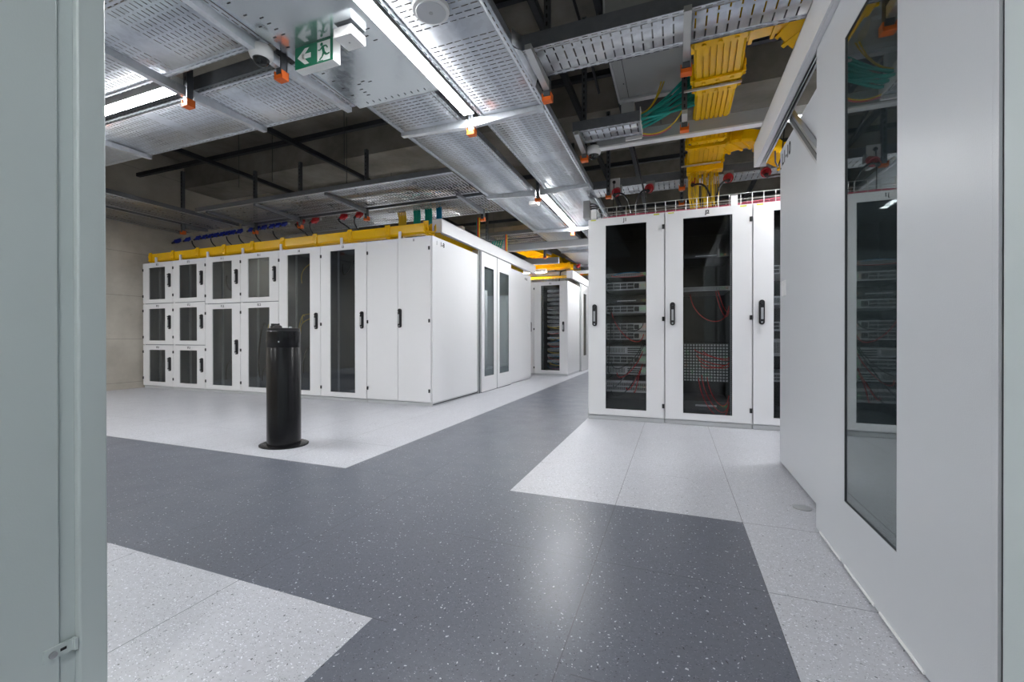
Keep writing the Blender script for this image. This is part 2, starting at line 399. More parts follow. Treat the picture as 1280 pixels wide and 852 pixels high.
def cabinet(x0,x1,yf,depth,ztop,doors,label,group,gl='glass_left',lining='inside',hs='r',zb=.045, rail=True, mat='white', stickers=False):
    xc=(x0+x1)/2
    root=thing('server_cabinet',label,'server cabinet',(xc,yf+depth/2,0),group)
    yb=yf+depth; t=.02
    m=MB(); m.box(x0+.002,x1-.002, yf+.018,yb-.02, 0,zb); m.build('plinth','plinth',root,bevel=.003)
    yd=yf+.026
    m=MB()
    m.box(x0+.001,x0+t, yd,yb, zb,ztop); m.box(x1-t,x1-.001, yd,yb, zb,ztop)
    m.box(x0+t,x1-t, yd,yb, ztop-t,ztop); m.box(x0+t,x1-t, yd,yb, zb,zb+t); m.box(x0+t,x1-t, yb-t,yb, zb+t,ztop-t)
    m.box(x0+t,x0+t+.004, yd+.01,yb-t, zb+t,ztop-t, 1); m.box(x1-t-.004,x1-t, yd+.01,yb-t, zb+t,ztop-t, 1)
    m.box(x0+t,x1-t, yb-t-.004,yb-t, zb+t,ztop-t, 1); m.box(x0+t,x1-t, yd+.01,yb-t, zb+t,zb+t+.004, 1); m.box(x0+t,x1-t, yd+.01,yb-t, ztop-t-.004,ztop-t, 1)
    for d in doors[1:]: m.box(x0+t,x1-t, yd,yb-t, d[0]-.012,d[0]+.008, 1)
    m.build('body',[mat,lining],root)
    if rail:
        for s_ in (-1,1):
            xr = xc+s_*.232
            m=MB(); m.box(xr-.012,xr+.012, yf+.16,yf+.163, zb+.05,ztop-.05); m.box(xr+s_*.012,xr+s_*.014, yf+.16,yf+.2, zb+.05,ztop-.05)
            z=zb+.07
            while z<ztop-.07: m.box(xr-.004,xr+.004, yf+.1592,yf+.16, z,z+.009,1); z+=.0222
            m.build('mounting_rail',['rail','inside_j'],root)
    for d in doors:
        z0,z1,kind,mx0,mx1,num = d[:6]
        g=.0055 if hs=='l' else .0035; a,b,c,e = x0+g,x1-g,z0+g,z1-g
        if kind=='glass':
            ga,gb = x0+mx0, x1-mx1; gc = z0+.07; ge = z1-.085
            m=MB(); m.box(a,ga, yf,yd-.002, c,e); m.box(gb,b, yf,yd-.002, c,e); m.box(ga,gb, yf,yd-.002, c,gc); m.box(ga,gb, yf,yd-.002, ge,e)
            dr=m.build('door',mat,root)
            m=MB(); m.box(ga-.001,gb+.001, yf+.009,yf+.012, gc-.001,ge+.001); m.build('glass_pane',gl,dr)
            m=MB(); w=.004
            for q in ((ga,ga+w,gc,ge),(gb-w,gb,gc,ge),(ga,gb,gc,gc+w),(ga,gb,ge-w,ge)): m.box(q[0],q[1], yf+.0125,yf+.018, q[2],q[3])
            m.build('glazing_seal','seal',dr)
        else:
            m=MB(); m.box(a,b, yf,yd-.002, c,e); dr=m.build('door',mat,root,bevel=.002)
        hz = (z0+z1)/2 + (.03 if z1-z0<1.2 else 0)
        if z1-z0>1.6: hz=1.125
        hh = .235
        sx = x1-.075 if hs=='r' else x0+.075
        if len(d)>6: sx = d[6]
        if kind!='blank': handle(dr, sx, yf, hz, hh)
        hx = x0+.008 if hs=='r' else x1-.014
        if len(d)>7: hx = d[7]
        n3 = (z1-.15, hz-.05, z0+.13) if z1-z0>1.0 else (z1-.12, z0+.13)
        for hz2 in n3: hinge(dr, hx, yf, hz2)
        if num: text('number_label', num, .05, (xc if len(d)<9 else d[8], yf-.0012, z1-.043), '-y','ink',dr)
        if stickers:
            for sx2 in (x0+.06, x1-.08):
                m=MB(); m.box(sx2-.028,sx2+.028,yf-.0012,yf, z1-.024,z1-.012); s2=m.build('sticker','label_y',dr)
    return root

GL='cabinets of the left row'
YL=2.42; LT=2.19; DL=1.35
cols=[-8.49,-7.68,-6.87,-6.06,-5.25,-4.44,-3.63]
three=lambda k:[(.05,.76,'glass',.17,.205,k+'.3'),(.765,1.475,'glass',.17,.205,k+'.2'),(1.48,LT,'glass',.17,.205,k+'.1')]
two=lambda k:[(.05,1.43,'glass',.17,.19,k+'.2'),(1.435,LT,'glass',.17,.19,k+'.1')]
lab=['white cabinet with three stacked glass doors, against the concrete wall',
 'white cabinet with three stacked glass doors, second from the concrete wall',
 'white cabinet with short upper and tall lower glass door, beside the three-door stack',
 'white cabinet with short upper and tall lower glass door, half hidden by the bollard',
 'full-height white glass-door cabinet directly right of the black bollard',
 'full-height white glass-door cabinet beside the solid double doors']
for i in range(6):
    d = three('I8' if i==0 else 'I7') if i<2 else two('I6' if i==2 else 'I5') if i<4 else [(.05,LT,'glass',.175,.2,'I4' if i==4 else 'I3')]
    cab_=cabinet(cols[i],cols[i+1],YL,DL,LT,d,lab[i],GL)
    xc_=(cols[i]+cols[i+1])/2
    if i>=4:
        m=MB(); m.box(xc_+.10,xc_+.30,YL+.20,YL+.24,.12,2.12); m.build('cable_channel','inside_j',cab_)
        m=MB(); m.box(xc_+.075,xc_+.092,YL+.15,YL+.2,.12,2.12); m.build('cable_rail','rail',cab_)
    if i==3:
        m=MB(); m.box(xc_+.12,xc_+.16,YL+.15,YL+.2,.2,1.25)
        z=.25
        while z<1.2: m.box(xc_+.07,xc_+.12,YL+.14,YL+.2,z,z+.018); m.box(xc_+.07,xc_+.078,YL+.14,YL+.2,z,z+.045); z+=.06
        m.build('cable_manager','blackp',cab_)
# corner cabinet with two solid leaves
cx0,cx1=-3.63,-2.61
cab=cabinet(cx0,cx1,YL,DL,LT,[],'white corner cabinet with solid double doors and side marked I1-8',GL)
xs_=-3.125
m=MB(); m.box(cx0+.0035,xs_-.002, YL,YL+.024,.054,LT-.0035); d1=m.build('door','white',cab,bevel=.002)
m=MB(); m.box(xs_+.002,cx1-.02, YL,YL+.024,.054,LT-.0035); d2=m.build('door','white',cab,bevel=.002)
handle(d2, xs_+.035, YL, 1.14, .25)
for z in (2.03,1.1,.2): hinge(d1,cx0+.014,YL,z); hinge(d2,cx1-.035,YL,z)
text('number_label','I1',.042,(xs_+.25,YL-.0012,LT-.043),'-y','ink',d2)
text('row_label','I',.075,(cx1+.0012,YL+.13,LT-.075),'+x','ink',cab,.6)
text('row_label','1-8',.085,(cx1+.0012,YL+.27,LT-.075),'+x','ink',cab,1.,.002)
m=MB(); m.box(cx1-.0005,cx1+.001, YL+.03,YL+DL-.02, .014,.03); m.build('painted_shadow_gap','seal',cab)  # dark strip paints in the shade of a gap at the panel foot

# aisle containment between the left row and the row behind it
XS=-2.61
m=MB(); m.box(XS-.09,XS+.012, 3.775,3.86, 0,2.26); m.box(XS+.012,XS+.014, 3.80,3.83, 0,2.26,1)
tag(m.build('door_post',['alu','seal'],bevel=.002),'grey aluminium door post between corner cabinet and first sliding door','post')
def slide_door(name,x,y0,y1,zt,gy0,gy1,gz0,gz1,label,face=1,gmat='glass_aisle',mat='white',group=None,zb=.012):
    r=thing(name,label,'sliding door',(x,(y0+y1)/2,0),group); t=.04*face
    m=MB(); xa,xb=x-t,x
    m.box(xa,xb,y0,gy0,zb,zt); m.box(xa,xb,gy1,y1,zb,zt); m.box(xa,xb,gy0,gy1,zb,gz0); m.box(xa,xb,gy0,gy1,gz1,zt)
    m.build('door_leaf',mat,r)
    m=MB(); m.box(x-.2*t,x-.12*t,gy0-.001,gy1+.001,gz0-.001,gz1+.001); m.build('glass_pane',gmat,r)
    m=MB(); w=.0035
    for q in ((gy0,gy0+w,gz0,gz1),(gy1-w,gy1,gz0,gz1),(gy0,gy1,gz0,gz0+w),(gy0,gy1,gz1-w,gz1)): m.box(x-.11*t,x-.03*t,q[0],q[1],q[2],q[3])
    m.build('glazing_seal','seal',r)
    m=MB(); m.box(xa+.2*t,xb-.2*t, y0+.01,y1-.01, 0,zb); m.build('bottom_guide','dark_alu',r)
    return r
slide_door('sliding_door',XS+.03,3.865,4.475,2.25,3.965,4.345,.255,2.03,'white sliding door with long glass pane beside the corner cabinet post')
slide_door('sliding_door',XS+.03,4.505,5.16,2.25,4.60,5.04,.255,2.03,'white sliding door with glass pane, the farther one under the white header')
m=MB(); m.box(XS-.06,XS+.012,4.478,4.502,0,2.25); tag(m.build('door_mullion','dark_alu'),'narrow grey strip between the two glass sliding doors','post')
def header(x0,x1,y0,y1,z0,z1,label,inner=0):
    r=thing('door_header',label,'door header',((x0+x1)/2,(y0+y1)/2,z0))
    xf = x1 if inner>0 else x0
    m=MB()
    s=1 if inner>0 else -1
    m.box(xf,xf-s*.012,y0,y1,z0,z1); m.box(x0,x1,y0,y1,z1-.01,z1); m.box(x0,x1,y0,y0+.006,z0,z1-.01); m.box(x0,x1,y1-.006,y1,z0,z1-.01)
    m.box(xf-s*.012,xf-s*.035,y0+.006,y1-.006,z0,z0+.012)
    m.build('cover','white',r,bevel=.002)
    m=MB()
    for k,(a,b) in enumerate(((.038,.044),(.052,.058),(.068,.078))): m.box(xf-s*a,xf-s*b,y0+.12,y1-.04,z0+.01,z0+.06)
    m.box(xf-s*.035,x0 if inner>0 else x1,y0+.01,y1-.01,z0+.06,z0+.07,1)
    m.build('running_track',['alu','dark_alu'],r)
    return r
header(XS-.10,XS+.045,2.60,6.63,2.265,2.445,'long white door header above the sliding doors left of the lane',1)
# end cabinet of the row behind the aisle
m=MB(); m.box(-3.63,XS,5.17,6.42,.02,2.19); m.box(-3.6,XS-.03,5.2,6.39,0,.02)
o=m.build('server_cabinet','white',bevel=.002); tag(o,'plain white cabinet side panel at far end of the left block','server cabinet','cabinets behind the left aisle')
m=MB(); m.box(XS,XS+.012,6.2,6.26,1.12,1.2); tag(m.build('door_switch','whitep',bevel=.002),'small white switch on the far end of the left block','switch')
text('row_label','H1-8',.075,(XS+.0012,6.1,2.09),'+x','ink',o)
for k in range(5):
    m=MB(); m.box(-3.63-.81*(k+1)+.003,-3.63-.81*k-.003,5.17,6.42,0,2.19)
    tag(m.build('server_cabinet','white'),'white cabinet back of the row hidden behind the left row, %s from the lane'%ORD[k+1],'server cabinet','cabinets behind the left aisle')

# J row
YJ=2.34; JT=2.17; GJ='cabinets of the right-hand row'
JG='glass_j'
c=cabinet(-.595,.195,YJ,1.2,JT,[(.05,JT,'glass',.19,.18,'J1')],'white cabinet marked J1 with stacked grey servers behind glass',GJ,JG,'inside_j','l',stickers=True)
cabinet(.195,.99,YJ,1.2,JT,[(.05,JT,'glass',.175,.175,'J2')],'white cabinet marked J2 with red cables behind glass',GJ,JG,'inside_j','l',stickers=True)
cabinet(.99,1.78,YJ,1.2,JT,[(.05,JT,'glass',.175,.175,'J3')],'white cabinet partly hidden by the grey right-hand side panel',GJ,JG,'inside_j','l',stickers=True)

# far block
YFb=7.2; GF='cabinets of the far block'
cabinet(-2.80,-1.99,YFb,1.3,2.165,[(.05,2.165,'glass',.18,.19,'G1',-2.09)],'far white cabinet with dense grey switches behind glass',GF,'glass_j','inside_j')
cabinet(-3.61,-2.80,YFb,1.3,2.165,[(.05,2.165,'glass',.17,.33,'G2')],'far white cabinet mostly hidden behind the left block end',GF,'glass_j','inside_j')
m=MB(); m.box(-2.08,-1.98,8.51,8.6,0,2.26); tag(m.build('door_post','alu',bevel=.002),'grey post behind the far cabinet beside its sliding door','post')
slide_door('sliding_door',-1.96,8.62,9.5,2.25,8.85,9.2,.4,2.03,'white sliding door beyond the far cabinet at the lane end')
header(-2.10,-1.95,7.55,11.2,2.27,2.45,'white door header above the far block at the lane end',1)
m=MB(); m.box(-3.6,-1.99,9.55,10.9,.02,2.17); m.box(-3.5,-2.05,9.6,10.8,0,.02); tag(m.build('server_cabinet','white',bevel=.002),'white cabinet end farthest down the lane',"server cabinet")

XJ=-.60
m=MB(); m.box(XJ,XJ+.08,3.56,3.64,0,2.26); tag(m.build('door_post','alu'),'grey post on the right of the lane behind cabinet J1','post')
slide_door('sliding_door',XJ-.02,3.65,4.25,2.25,3.76,4.13,.255,2.03,'nearer sliding door on the right of the lane behind cabinet J1',-1)
slide_door('sliding_door',XJ-.02,4.27,4.87,2.25,4.38,4.75,.255,2.03,'farther sliding door on the right of the lane behind cabinet J1',-1)
header(XJ-.045,XJ+.10,3.3,6.3,2.265,2.445,'white door header on the right of the lane behind cabinet J1',-1)
for k,(a,b) in enumerate(((4.9,6.1),(7.2,8.5),(9.9,11.2))):
    m=MB(); m.box(XJ,3.2,a,b,.02,2.17); m.box(XJ+.03,3.1,a+.05,b-.05,0,.02)
    tag(m.build('server_cabinet','white',bevel=.002),'white cabinet bank on the right of the lane, %s beyond the J row'%ORD[k],'server cabinet','cabinet banks right of the lane')
# near right block
XR=.985
m=MB(); m.box(XR,1.9,.035,1.165,.018,2.185); m.box(XR+.03,1.87,.06,1.14,0,.018,1)
end=m.build('server_cabinet',['panel','seal'],bevel=.002); tag(end,'near cabinet with large blank grey side panel marked L1-10','server cabinet')
text('row_label','L1-10',.115,(XR-.0012,.99,2.10),'-x','ink',end,.9,.0015)
m=MB(); m.lathe((XR-.0015,1.14,2.06),[(.006,-.001),(.006,.001)],10,0,'x'); m.build('screw','ink',end)
m=MB(); m.box(XR-.014,XR,.99,1.055,1.165,1.265); m.box(XR-.017,XR-.014,1.0,1.045,1.175,1.255)
tag(m.build('door_switch','whitep',bevel=.002),'small white switch on the grey panel marked L1-10','switch')
XD=.905
rd=slide_door('sliding_door',XD,-1.138,.032,2.24,-.735,-.318,.258,2.035,'near grey sliding door with tall tinted glass at right of view',-1,'glass_aisle','panel')
m=MB()
for k in range(4): m.box(XD-.004,XD,-.03-.3*k-.26,-.03-.3*k,.012,.02)
m.build('bottom_strip','whitep',rd)
m=MB(); m.box(XD+.034,XD+.038,-.735,-.695,.258,2.035); m.build('inner_seal','seal',rd)
m=MB(); m.box(XD-.002,XD+.06,-1.160,-1.142,0,2.3); m.box(XD+.004,XD+.06,-1.171,-1.160,0,2.3,1)
tag(m.build('door_frame',['panel','seal']),'narrow vertical seal strip at the near edge of the grey sliding door','door frame')
m=MB(); m.box(XD-.002,2.2,-3.6,-1.172,0,2.21)
tag(m.build('server_cabinet','greenish',bevel=.004),'grey-green cabinet side at the right edge of the view','server cabinet')
header(.872,.955,-3.4,1.50,2.215,2.395,'white door header rising to the top right of the view',-1)
m=MB(); m.sweep([(.968,.90,2.36),(.968,-.15,1.4675)],[(-.012,-.03),(.012,-.03),(.012,.03),(-.012,.03)],0); m.sweep([(.955,.90,2.36),(.955,-.15,1.4675)],[(-.002,-.012),(.002,-.012),(.002,.012),(-.002,.012)],1)
tag(m.build('roof_brace',['alu','dark_alu']),'slanting aluminium brace under the right-hand door header','brace')
cable('loose_cable',[(.96,1.2,2.21),(.98,1.3,2.17),(1.02,1.42,2.17),(1.05,1.44,2.26),(1.07,1.45,2.5)],.005,'blackp','thin black cable hanging from the end of the right-hand door header','cable')
# cabinets bounding the right aisle (behind the door glass)
for k,(a,b) in enumerate(((.04,1.16),)):
    for j in range(3):
        m=MB(); m.box(1.92+.8*j,2.7+.8*j,a,b,0,2.2); tag(m.build('server_cabinet','panel'),'grey cabinet inside the aisle behind the right-hand door, %s in'%ORD[j],'server cabinet','cabinets inside the right aisle')
m=MB(); m.box(1.78,5.0,YJ+.03,3.5,0,JT); tag(m.build('server_cabinet','white'),'white cabinet bank continuing the J row behind the grey panel','server cabinet')

# near left block
XN=-.93
r=thing('containment_frame','blurred grey-green cabinet edge filling the left side of the view','cabinet',(XN-.6,-2.6,0))
m=MB(); m.box(XN-.05,XN,-1.768,-1.717,0,2.3); m.build('corner_post','greenish',r,bevel=.004)
m=MB(); m.box(XN-1.3,XN-.012,-3.9,-1.794,0,2.3); m.box(XN-1.3,XN-.05,-1.77,-1.72,0,2.3); m.build('side_panel','greenish',r,bevel=.004)
m=MB(); m.box(XN-.022,XN-.016,-1.7935,-1.7685,0,2.3); m.build('recessed_joint','greenish',r)
m=MB(); m.box(XN-.012,XN-.0085,-1.822,-1.772,.206,.232); m.box(XN-.013,XN+.0,-1.776,-1.770,.206,.232)
lt=m.build('latch_tab','greenish',r)
m=MB(); m.lathe((XN-.008,-1.808,.217),[(.007,-.001),(.0065,.004),(.003,.005)],16,0,'x'); m.box(XN-.0088,XN-.0078,-1.796,-1.786,.216,.222,1); m.build('latch_screw',['silver','ink'],lt)

# ------------------------------------------------------------------ rack equipment
def rack_unit(xc,y,z,h,style,label,group,w=.44,d=.6,cat='server'):
    r=thing('rack_server' if style!='switch' else 'network_switch',label,cat,(xc,y+d/2,z),group)
    m=MB(); m.box(xc-w/2,xc+w/2,y+.004,y+d,z+.001,z+h-.001); m.build('chassis','serverdark' if style in('dark','blade') else 'server',r)
    m=MB(); x=xc-w/2+.012
    if style=='server':
        m.box(xc-w/2,xc+w/2,y,y+.004,z+.002,z+h-.002,0)
        while x<xc+w/2-.15: m.box(x,x+.066,y-.004,y,z+h*.15,z+h*.46,1); m.box(x,x+.066,y-.004,y,z+h*.54,z+h*.85,1); x+=.072
        m.box(x,x+.05,y-.003,y,z+h*.2,z+h*.8,1)
    elif style=='grille':
        m.box(xc-w/2,xc+w/2,y,y+.004,z+.002,z+h-.002,0)
        while x<xc-.02: m.box(x,x+.006,y-.002,y,z+h*.2,z+h*.8,1); x+=.012
        for k in range(3): m.box(xc+.01,xc+.15,y-.003,y,z+h*(.16+.25*k),z+h*(.32+.25*k),1)
    elif style=='switch':
        m.box(xc-w/2,xc+w/2,y,y+.004,z+.002,z+h-.002,0)
        while x<xc+w/2-.02:
            m.box(x,x+.010,y-.002,y,z+h*.2,z+h*.45,1); m.box(x,x+.010,y-.002,y,z+h*.55,z+h*.8,1); x+=.015
    elif style=='blade':
        m.box(xc-w/2,xc+w/2,y,y+.004,z+.002,z+h-.002,1)
        k=0
        while x<xc+w/2-.03:
            for j in range(int(h/.03)): m.box(x,x+.018,y-.006,y,z+.006+.03*j,z+.024+.03*j,0)
            x+=.028
    else:
        m.box(xc-w/2,xc+w/2,y,y+.004,z+.002,z+h-.002,1); m.box(xc-.1,xc+.1,y-.002,y,z+h*.4,z+h*.6,0)
    m.build('face_plate',['server','serverdark'],r)
    m=MB()
    for k in range(4 if style!='blade' else 26):
        lx = xc+w/2-.03-.016*k if style!='blade' else xc-w/2+.03+random.random()*(w-.06)
        lz = z+h*.5 if style!='blade' else z+.03+random.random()*(h-.06)
        if random.random()<.75: m.box(lx,lx+.004,y-.0085,y-.0065,lz,lz+.004,random.choice((0,0,1)) )
    if m.v: m.build('indicator_light',['led_g','led_o'],r)
    return r
j1=[(1.545,.044,'switch'),(1.40,.088,'server'),(1.262,.044,'dark'),(1.15,.085,'server'),(.955,.085,'server'),(.86,.085,'server'),(.70,.088,'grille'),(.60,.088,'server'),(.48,.088,'grille'),(.285,.13,'switch')]
for k,(z,h,s_) in enumerate(j1):
    rack_unit(-.2,YJ+.15,z,h,s_,'%s grey rack unit from the top behind the J1 glass'%ORD[k],'rack units in cabinet J1')
j2=[(1.36,.044,'switch','flat grey switch alone in the middle of cabinet J2'),(.43,.39,'blade','tall blade chassis with many ports low in cabinet J2'),(1.70,.04,'dark','dark thin unit high in cabinet J2'),(.14,.09,'dark','dark unit at the bottom of cabinet J2')]
for z,h,s_,l in j2: rack_unit(.59,YJ+.15,z,h,s_,l,'rack units in cabinet J2')
for k,(z,h,s_) in enumerate(((1.5,.088,'server'),(1.2,.088,'grille'),(.95,.088,'server'),(.7,.17,'grille'),(.45,.088,'switch'))):
    rack_unit(1.38,YJ+.15,z,h,s_,'%s rack unit from the top in the cabinet beside the grey panel'%ORD[k],'rack units in the third right-hand cabinet')
for k in range(15):
    z=1.93-.1*k if k<9 else 1.93-.1*8-.16-.135*(k-9)
    if z<.12: break
    rack_unit(-2.28,YFb+.12,z,.055,'switch','%s grey switch from the top in the far cabinet'%ORD[k],'switches in the far cabinet',cat='switch')
# cables inside the racks
def loop(xa,za,xb,zb,sag,y): return bez((xa,y,za),(xa+.02,y-.06,za-sag),(xb-.03,y-.06,zb-sag),(xb,y,zb),16)
k=0
for (xa,za,xb,zb,sag) in ((.44,1.33,.80,1.20,.28),(.70,1.36,.80,1.17,.10),(.68,1.35,.80,1.15,.16),(.55,.50,.80,.24,.26),(.52,.47,.80,.22,.30),(.60,.48,.80,.30,.22),(.50,.70,.80,.62,.05),(.52,.66,.80,.60,.06),(.56,.74,.80,.66,.03),(.54,.6,.8,.63,.05),(.48,.76,.80,.68,.04)):
    cable('patch_cable',loop(xa,za,xb,zb,sag,YJ+.135),.004,'redcable','red patch cable looping behind the J2 glass, %s of eleven'%ORD[k],'cable','red cables in cabinet J2'); k+=1
k=0
for (xa,za,xb,zb,sag,mt) in ((-.36,1.56,-.02,1.55,.03,'redcable'),(-.33,1.56,-.05,1.57,-.02,'cyan'),(-.36,1.19,-.02,.92,.22,'redcable'),(-.38,1.2,-.02,1.05,.2,'blackp'),(-.36,.62,-.02,.86,.2,'blackp'),(-.34,.36,-.02,.80,.1,'blackp'),(-.3,.5,-.03,.74,.15,'redcable'),(-.2,.34,-.03,.6,.1,'redcable'),(-.12,.3,-.04,.55,.05,'redcable'),(-.36,.3,-.1,.48,.15,'blackp'),(-.36,1.2,-.38,.5,.1,'blackp')):
    cable('patch_cable',loop(xa,za,xb,zb,sag,YJ+.12),.0045,mt,'%s cable draped over the servers behind the J1 glass, %s of eleven'%({'redcable':'red','cyan':'blue','blackp':'black'}[mt],ORD[k]),'cable','cables in cabinet J1'); k+=1
for k in range(16):
    z=1.2-.07*k if k>2 else 1.16-.02*k; xa=-2.5+random.random()*.1; xb=-2.1
    mt='ycable' if k<3 or k%4==1 else ('redcable' if k%2 else 'cyan')
    cable('patch_cable',loop(xa,max(.2,z),xb,max(.2,z+random.uniform(-.1,.1)),.06,YFb+.1),.006,mt,'%s cable across the switches of the far cabinet, %s from the top'%({'redcable':'red','cyan':'blue','ycable':'yellow'}[mt],ORD[k]),'cable','cables in the far cabinet')
# cables in the left row: thin yellow strands and black loops
for k,(x,za,zb) in enumerate(((-5.52,1.18,.90),(-5.56,1.1,.45),(-5.53,1.22,1.0),(-5.58,1.05,.6))):
    cable('patch_cable',loop(x-.08,za,x+.02,zb,.1,YL+.16),.006,'ycable','thin yellow strand behind the glass left of the bollard, %s of four'%ORD[k],'cable','yellow strands left of the bollard')
for k,(xa,za,xb,zb) in enumerate(((-4.95,1.7,-4.66,2.04),(-4.93,1.1,-4.66,1.28),(-4.97,.95,-4.66,1.22),(-4.90,1.2,-4.98,.6))):
    cable('patch_cable',bez((xa,YL+.15,za),(xa,YL+.1,za+.2),(xb-.15,YL+.1,zb-.1),(xb,YL+.15,zb)),.0045,'ycable','thin yellow strand behind the tall glass right of the bollard, %s of four'%ORD[k],'cable','yellow strands right of the bollard')
for k,(xa,za,xb,zb,sag,cb) in enumerate(((-5.72,1.05,-5.85,.25,-.3,'cabinet left of the bollard, upper'),(-5.8,.2,-5.5,.3,-.25,'cabinet left of the bollard, lower'),(-6.62,.2,-6.35,.42,-.25,'tall lower compartment third from the wall'),(-6.6,1.9,-6.35,1.75,.2,'short upper compartment third from the wall'),(-4.95,.35,-4.7,.6,-.3,'tall glass cabinet right of the bollard'),(-4.2,1.95,-4.0,1.98,.25,'tall glass cabinet beside the double doors'))):
    cable('power_cable',loop(xa,za,xb,zb,sag,YL+.17),.011,'blackp','black looped cable inside the '+cb,'cable')

# ------------------------------------------------------------------ bollard and floor details
r=thing('bollard','glossy black round bollard standing on the pale floor','bollard',(-2.74,.335,0))
bx,by=-2.745,.335
m=MB(); m.lathe((bx,by,0),[(.19,0),(.19,.008),(.18,.012)],40,sx=1.05,sy=.92); m.build('base_plate','gloss_black',r)
m=MB(); m.lathe((bx,by,.012),[(.128,0),(.128,.79),(.1265,.793),(.1265,.797),(.128,.80),(.128,.925),(.124,.93)],40); m.build('post','gloss_black',r)
m=MB(); m.lathe((bx,by,.942),[(.122,0),(.122,.022),(.10,.026)],40); m.box(bx-.11,bx-.095,by-.03,by+.03,.96,1.005); m.box(bx-.095,bx-.05,by-.05,by+.02,.962,.985)
m.lathe((bx-.02,by-.04,.965),[(.035,0),(.03,.02),(.015,.026)],16); m.lathe((bx+.07,by,.965),[(.012,0),(.012,.014)],12,1); m.lathe((bx+.095,by-.03,.965),[(.009,0),(.009,.014)],12,1)
m.build('top_cap',['blackp','steel'],r)
for a in (-1.98,-1.0):
    m=MB(); p=Vector((math.cos(a)*.128,math.sin(a)*.128,0)); m.tube([(bx+p.x*.98,by+p.y*.98,.855),(bx+p.x*1.02,by+p.y*1.02,.855)],.006,10); m.build('screw','steel',r)
m=MB(); m.lathe((.915,.305,.0005),[(.043,0),(.043,.002),(.038,.003)],24); tag(m.build('floor_disc','alu'),'small round metal disc set in pale floor by the grey panel','floor disc')

# ------------------------------------------------------------------ overhead trays
def tray(axis,a0,a1,b0,b1,z,mat,label,group,h=.06,smat='slot_side',name='cable_tray'):
    if axis=='x': loc=((a0+a1)/2,(b0+b1)/2,z)
    else: loc=((b0+b1)/2,(a0+a1)/2,z)
    r=thing(name,label,'cable tray',loc,group)
    bx_=lambda m,a,b,c,d,e,f,mi=0: m.box(a,b,c,d,e,f,mi) if axis=='x' else m.box(c,d,a,b,e,f,mi)
    m=MB(); pts=[(a0,b0+.002,z),(a1,b0+.002,z),(a1,b1-.002,z),(a0,b1-.002,z)]
    m.face([(p[0],p[1],p[2]) if axis=='x' else (p[1],p[0],p[2]) for p in (pts if axis=='y' else pts[::-1])])
    m.f.clear(); m.v.clear(); m.m.clear(); m.sm.clear(); e_=.045
    for (q0,q1,mi) in ((b0+.002,b0+e_,1),(b0+e_,b1-e_,0),(b1-e_,b1-.002,1)):
        pts=[(a0,q0,z),(a1,q0,z),(a1,q1,z),(a0,q1,z)]
        m.face([(p[0],p[1],p[2]) if axis=='x' else (p[1],p[0],p[2]) for p in (pts if axis=='y' else pts[::-1])],mi)
    o=m.build('tray_floor',[mat,'edge_slots'],r,swap=(axis=='y'))
    sol=o.modifiers.new('sheet','SOLIDIFY'); sol.thickness=.0015; sol.offset=-1
    for s_ in (0,1):
        b=b0 if s_==0 else b1; i_=1 if s_==0 else -1
        m=MB(); bx_(m,a0,a1,b,b+i_*.0018,z-.001,z+h); bx_(m,a0,a1,b+i_*.0018,b+i_*.012,z+h-.002,z+h)
        m.build('side_rail',smat,r,swap=(axis=='y'))
    return r
T='main cable trays'
tray('y',-3.5,11.5,-1.285,-.70,2.80,'slots','slotted cable tray right of the ceiling light strips above the lane',T)
tray('y',.585,11.5,-2.10,-1.455,2.80,'slots','slotted cable tray left of the light strips, beyond the smooth sheet',T)
# smooth sheet
m=MB(); m.box(-2.16,-1.41,-3.5,.58,2.80,2.802)
m.box(-2.165,-2.16,-3.5,.58,2.80,2.86)
for k in range(14):
    m.box(-2.10,-2.095+.02,-.9+.1*k,-.893+.1*k,2.7985,2.80,1)
    if k<10: m.box(-2.05+.06*k,-2.045+.06*k,.52,.545,2.7985,2.80,1)
for (x,y) in ((-1.98,.36),(-1.98,.40),(-1.98,.44),(-1.95,.30),(-2.03,-.45),(-2.03,-.40),(-2.03,-.35),(-2.03,-.3),(-1.85,.3),(-1.9,.28),(-1.52,-.05),(-1.55,-.1),(-1.50,-.15)):
    m.box(x,x+.03,y,y+.006,2.7985,2.80,1)
tag(m.build('tray_cover_sheet',['plate','ink']),'smooth galvanised sheet above the green exit sign','metal sheet')
G2='left cable trays'
tray('x',-6.5,-2.175,-.055,.54,2.80,'slots','far slotted tray of the pair at upper left, beyond the light',G2)
tray('x',-6.5,-2.175,-.86,-.265,2.80,'slots','near slotted tray of the pair at upper left, before the light',G2)
m=MB(); m.box(-6.5,-2.2,-.062,-.058,2.83,2.93); m.box(-6.5,-2.2,-.062,-.04,2.926,2.93)
tag(m.build('tray_divider','galv_dull'),'dark perforated rail in the gap between the upper left trays','rail')
m=MB(); m.box(-1.36,-1.30,-3.5,11.5,2.94,2.98); tag(m.build('support_rail','darksteel'),'dark rail in the gap between the two main trays','rail')
# trays over the left row
G3='trays above the left row'
tray('x',-6.55,-2.12,2.06,2.82,2.80,'mesh','ribbed tray above the left row, nearer one',G3,smat='galv_dull')
tray('x',-6.70,-2.12,2.92,3.70,2.80,'mesh','ribbed tray above the left row, farther one',G3,smat='galv_dull')
tray('y',-3,2.9,-7.40,-6.72,2.80,'mesh','ribbed tray running toward the left row, nearer the lane',G3,smat='galv_dull')
tray('y',-3,2.9,-8.25,-7.52,2.80,'mesh','ribbed tray running beside the concrete wall',G3,smat='galv_dull')
